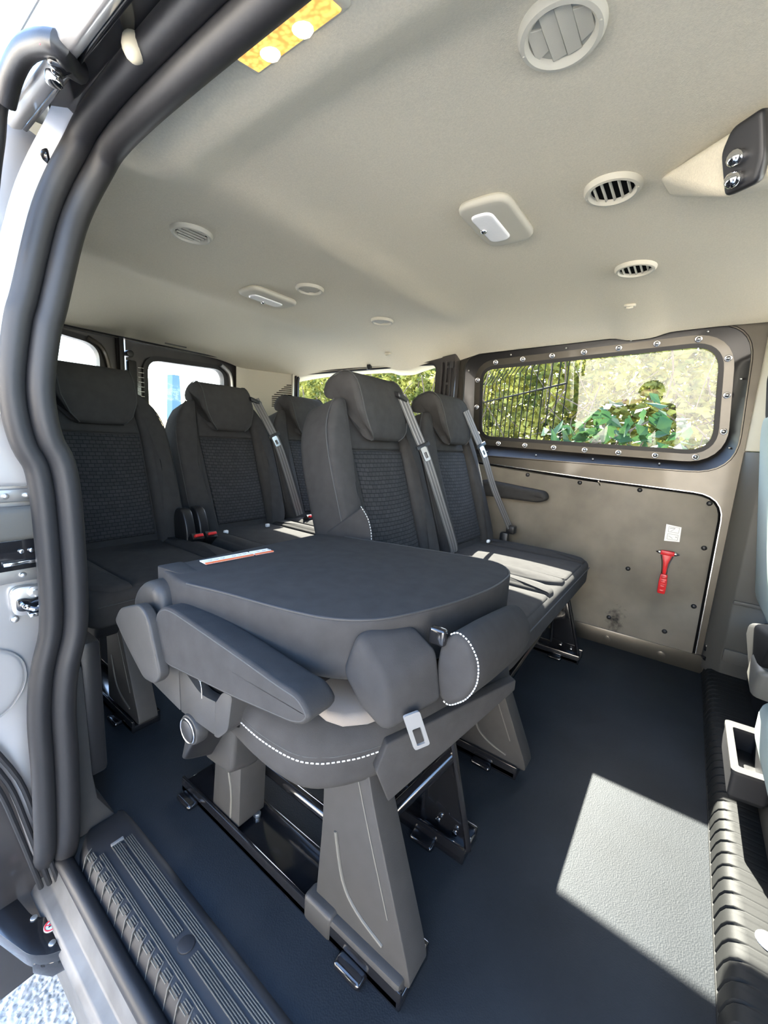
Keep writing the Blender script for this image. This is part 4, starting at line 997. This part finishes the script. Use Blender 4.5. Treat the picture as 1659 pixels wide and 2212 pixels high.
leaf_mass('ivy', 420, ivy_pt, .095, 'ivy', 'dark green ivy leaves low outside the big window', 'ivy')
vs = NB()
for k in range(420):
    s = random.uniform(-1.5, 8); x = 4.2 + .30 * s + random.uniform(-.25, .3); z0 = random.uniform(-.4, 1.3)
    p = V((x, s, z0)); d = V((random.gauss(0, .4), random.gauss(0, .6), random.uniform(.2, 1))).normalized(); L = random.uniform(.4, 1.0)
    tube(vs, smooth_path([p, p + d * L * .5 + V((random.gauss(0, .08), random.gauss(0, .08), 0)), p + d * L], 2), random.uniform(.003, .008), 5)
tw = obj('twigs', vs, 'bark'); tw['kind'] = 'stuff'; tw['label'] = 'brown bare twigs in the hedge'; tw['category'] = 'twigs'
b = NB(); box(b, (-7.5, -30, -.6), (-7.0, 30, 3.0)); tag(obj('bounce_wall', b, 'render'), 'pale unseen wall added to bounce warm light in at the open door, mirrored in the big side window', 'wall')  # out of view, added to throw warm sunlight onto the door side

fe = thing('iron_fence', 'dark iron railing in front of the hedge outside the big window', 'fence', (3.9, 1.4, -.5))
A0, A1 = V((3.25, .80, 0)), V((5.6, 2.86, 0)); n = 26
for k in range(n):
    p = A0.lerp(A1, k / (n - 1)); b = NB(); tube(b, [p + V((0, 0, -.5)), p + V((0, 0, .6)), p + V((0, 0, 1.5)), p + V((.03, -.04, 1.58)), p + V((.05, -.07, 1.68))], .0045, 6); obj('bar', b, 'iron', fe)
b = NB(); tube(b, [A0 + V((0, 0, 1.30)), A0.lerp(A1, .5) + V((0, 0, 1.31)), A1 + V((0, 0, 1.32))], .008, 6); obj('rail', b, 'iron', fe)

M['tower_glass'] = mat('pale_blue_tower_glass', (.06, .13, .17), .5)
tw_ = thing('tower', 'pale blue glass tower far away seen through the rear door window', 'tower', (62.9, 120, -.5))
b = NB(); hull(b, [(60.7, 120, -.5), (63.9, 120, -.5), (60.7, 123, -.5), (63.9, 123, -.5), (61.3, 120, 15), (63.3, 120, 15), (61.3, 123, 15), (63.3, 123, 15)]); obj('shaft', b, 'tower_glass', tw_)

# the photographer, leaning in at the door: seen only mirrored in the side window
M['skin'] = mat('skin', (.45, .27, .19), .55); M['jacket'] = mat('dark_jacket', (.015, .016, .02), .85); M['trousers'] = mat('dark_trousers', (.02, .022, .03), .85); M['hair'] = mat('dark_hair', (.02, .014, .01), .6)
def figure():
    P, E, Rr = [], [], []
    def v(p, r, link=None):
        P.append(p); Rr.append(r)
        if link is not None: E.append((link, len(P) - 1))
        return len(P) - 1
    pel = v((-.72, .55, .34), .15)
    wa = v((-.66, .54, .47), .19, pel); ch = v((-.56, .52, .60), .205, wa); uc = v((-.49, .46, .71), .16, ch)
    nk = v((-.43, .40, .79), .058, uc); jw = v((-.385, .375, .825), .072, nk); hd = v((-.37, .365, .875), .092, jw); tp = v((-.375, .365, .935), .070, hd)
    v((-.272, .345, .868), .012, hd)                                                          # nose
    for sy in (-1, 1): v((-.375, .365 + sy * .088, .870), .014, hd)                           # ears
    def hand(w, d, up, sx):
        d = V(d).normalized(); up = V(up).normalized(); sd = d.cross(up)
        pm = v(tuple(V(P[w]) + d * .05), .030, w); kn = v(tuple(V(P[w]) + d * .085), .030, pm)
        for i, L in enumerate((.062, .072, .068, .054)):
            q = V(P[kn]) + sd * (i - 1.5) * .019; a = v(tuple(q), .0095, kn); b_ = v(tuple(q + d * L * .55 + up * -.006), .0088, a); v(tuple(q + d * L * .85 + up * -.026), .0076, b_)
        t = V(P[w]) + d * .035 + sd * sx * .032; a = v(tuple(t), .011, pm); b_ = v(tuple(t + d * .03 + sd * sx * .022), .010, a); v(tuple(t + d * .055 + sd * sx * .024 - up * .01), .0085, b_)
    ls = v((-.49, .68, .735), .105, uc); le = v((-.45, 1.0, .40), .075, ls); lw = v((-.44, .80, .10), .036, le); hand(lw, (.03, -.10, -.10), (.9, 0, .1), 1)
    rs = v((-.47, .24, .72), .098, uc); re = v((-.43, .20, .38), .070, rs); rw = v((-.42, .34, .10), .036, re); hand(rw, (.03, .08, -.10), (.9, 0, .1), -1)
    for sy, hy_ in ((-1, .46), (1, .66)):
        hp = v((-.72, hy_, .27), .115, pel); kn = v((-.50, hy_ + sy * .06, -.06), .068, hp); cf = v((-.60, hy_ + sy * .06, -.24), .062, kn); an_ = v((-.66, hy_ + sy * .05, -.46), .042, cf); ft_ = v((-.58, hy_ + sy * .05, -.492), .036, an_); v((-.46, hy_ + sy * .06, -.498), .030, ft_)
    me = bpy.data.meshes.new('rig'); me.from_pydata(P, E, []); o = bpy.data.objects.new('rig', me); C.objects.link(o)
    o.modifiers.new('s', 'SKIN')
    for i, r in enumerate(Rr): me.skin_vertices[0].data[i].radius = (r, r)
    me.skin_vertices[0].data[0].use_root = True
    sb = o.modifiers.new('d', 'SUBSURF'); sb.levels = 2
    dg = bpy.context.evaluated_depsgraph_get(); ev = bpy.data.meshes.new_from_object(o.evaluated_get(dg)); bpy.data.objects.remove(o)
    b = NB(); b.from_mesh(ev); bpy.data.meshes.remove(ev)
    return b
b = figure(); pe = obj('person', b, 'jacket', None, 80)
for k in ('trousers', 'skin', 'black_plastic'): pe.data.materials.append(M[k])
for f in pe.data.polygons:
    c = f.center + LOC['person']
    f.material_index = 3 if c.z < -.44 else 2 if (c.z > .80 and c.x > -.48 and c.y > .2) or (-.02 < c.z < .13 and c.x > -.47) else 1 if c.z < .34 and c.x < -.47 else 1 if c.z < .02 else 0
tag(pe, 'person in a dark jacket bending at the open door, mirrored in the side window', 'person')
b = NB(); t_ = NB(); bmesh.ops.create_uvsphere(t_, u_segments=24, v_segments=14, radius=1)
bmesh.ops.delete(t_, geom=[q for q in t_.verts if q.co.z < -.15 or (q.co.x > .45 and q.co.z < .55)], context='VERTS')
bmesh.ops.scale(t_, vec=(.112, .102, .108), verts=t_.verts); add(b, t_, Matrix.Translation((-.388, .366, .892))); obj('hair', b, 'hair', pe)
for sy in (-1, 1):
    b = NB(); dome(b, (-.283, .362 + sy * .034, .882), (1, 0, 0), .011, .007); obj('eye', b, 'white', pe)
b = NB(); tube(b, smooth_path([(-.292, .338, .832), (-.287, .358, .830), (-.292, .378, .832)]), .004, 6); obj('mouth', b, 'red', pe)

# ------------------------------------------------------------------ light, sky, camera
sc = bpy.context.scene
w = bpy.data.worlds.new('World'); sc.world = w; w.use_nodes = True
nt = w.node_tree; bg = nt.nodes['Background']
sky = nt.nodes.new('ShaderNodeTexSky'); sky.sky_type = 'NISHITA'; sky.sun_disc = False
sky.sun_elevation = math.radians(42); sky.sun_rotation = math.atan2(1, .45); sky.air_density = 1.2; sky.dust_density = 1.0; sky.ozone_density = 2.5
nt.links.new(sky.outputs['Color'], bg.inputs['Color']); bg.inputs['Strength'].default_value = .38
sl = bpy.data.lights.new('sun', 'SUN'); sl.energy = 10.5; sl.angle = math.radians(.53); sl.color = (1, .95, .84)
so = bpy.data.objects.new('sun', sl); C.objects.link(so)
so.rotation_euler = V((-1, -.45, -.965)).to_track_quat('-Z', 'Y').to_euler(); so.location = (8, 4, 8)

cam = bpy.data.cameras.new('camera'); co = bpy.data.objects.new('camera', cam); C.objects.link(co)
R = V((.59323581, -.80285877, .05906843)); U = V((.1057712, .15047225, .98293975)); F = V((.79804996, .57686732, -.17418486))
co.matrix_world = Matrix(((R.x, U.x, -F.x, 0), (R.y, U.y, -F.y, 0), (R.z, U.z, -F.z, .83), (0, 0, 0, 1)))
cam.sensor_fit = 'VERTICAL'; cam.sensor_height = 36; cam.lens = 36 * 893.79 / 2212; cam.clip_start = .02; cam.clip_end = 500
sc.camera = co
sc.view_settings.view_transform = 'Standard'; sc.view_settings.look = 'None'; sc.view_settings.gamma = 1; sc.view_settings.use_curve_mapping = False
sc.view_settings.exposure = 2.6
sc.cycles.use_denoising = True
sc.cycles.max_bounces = 10; sc.cycles.diffuse_bounces = 6; sc.cycles.transparent_max_bounces = 12
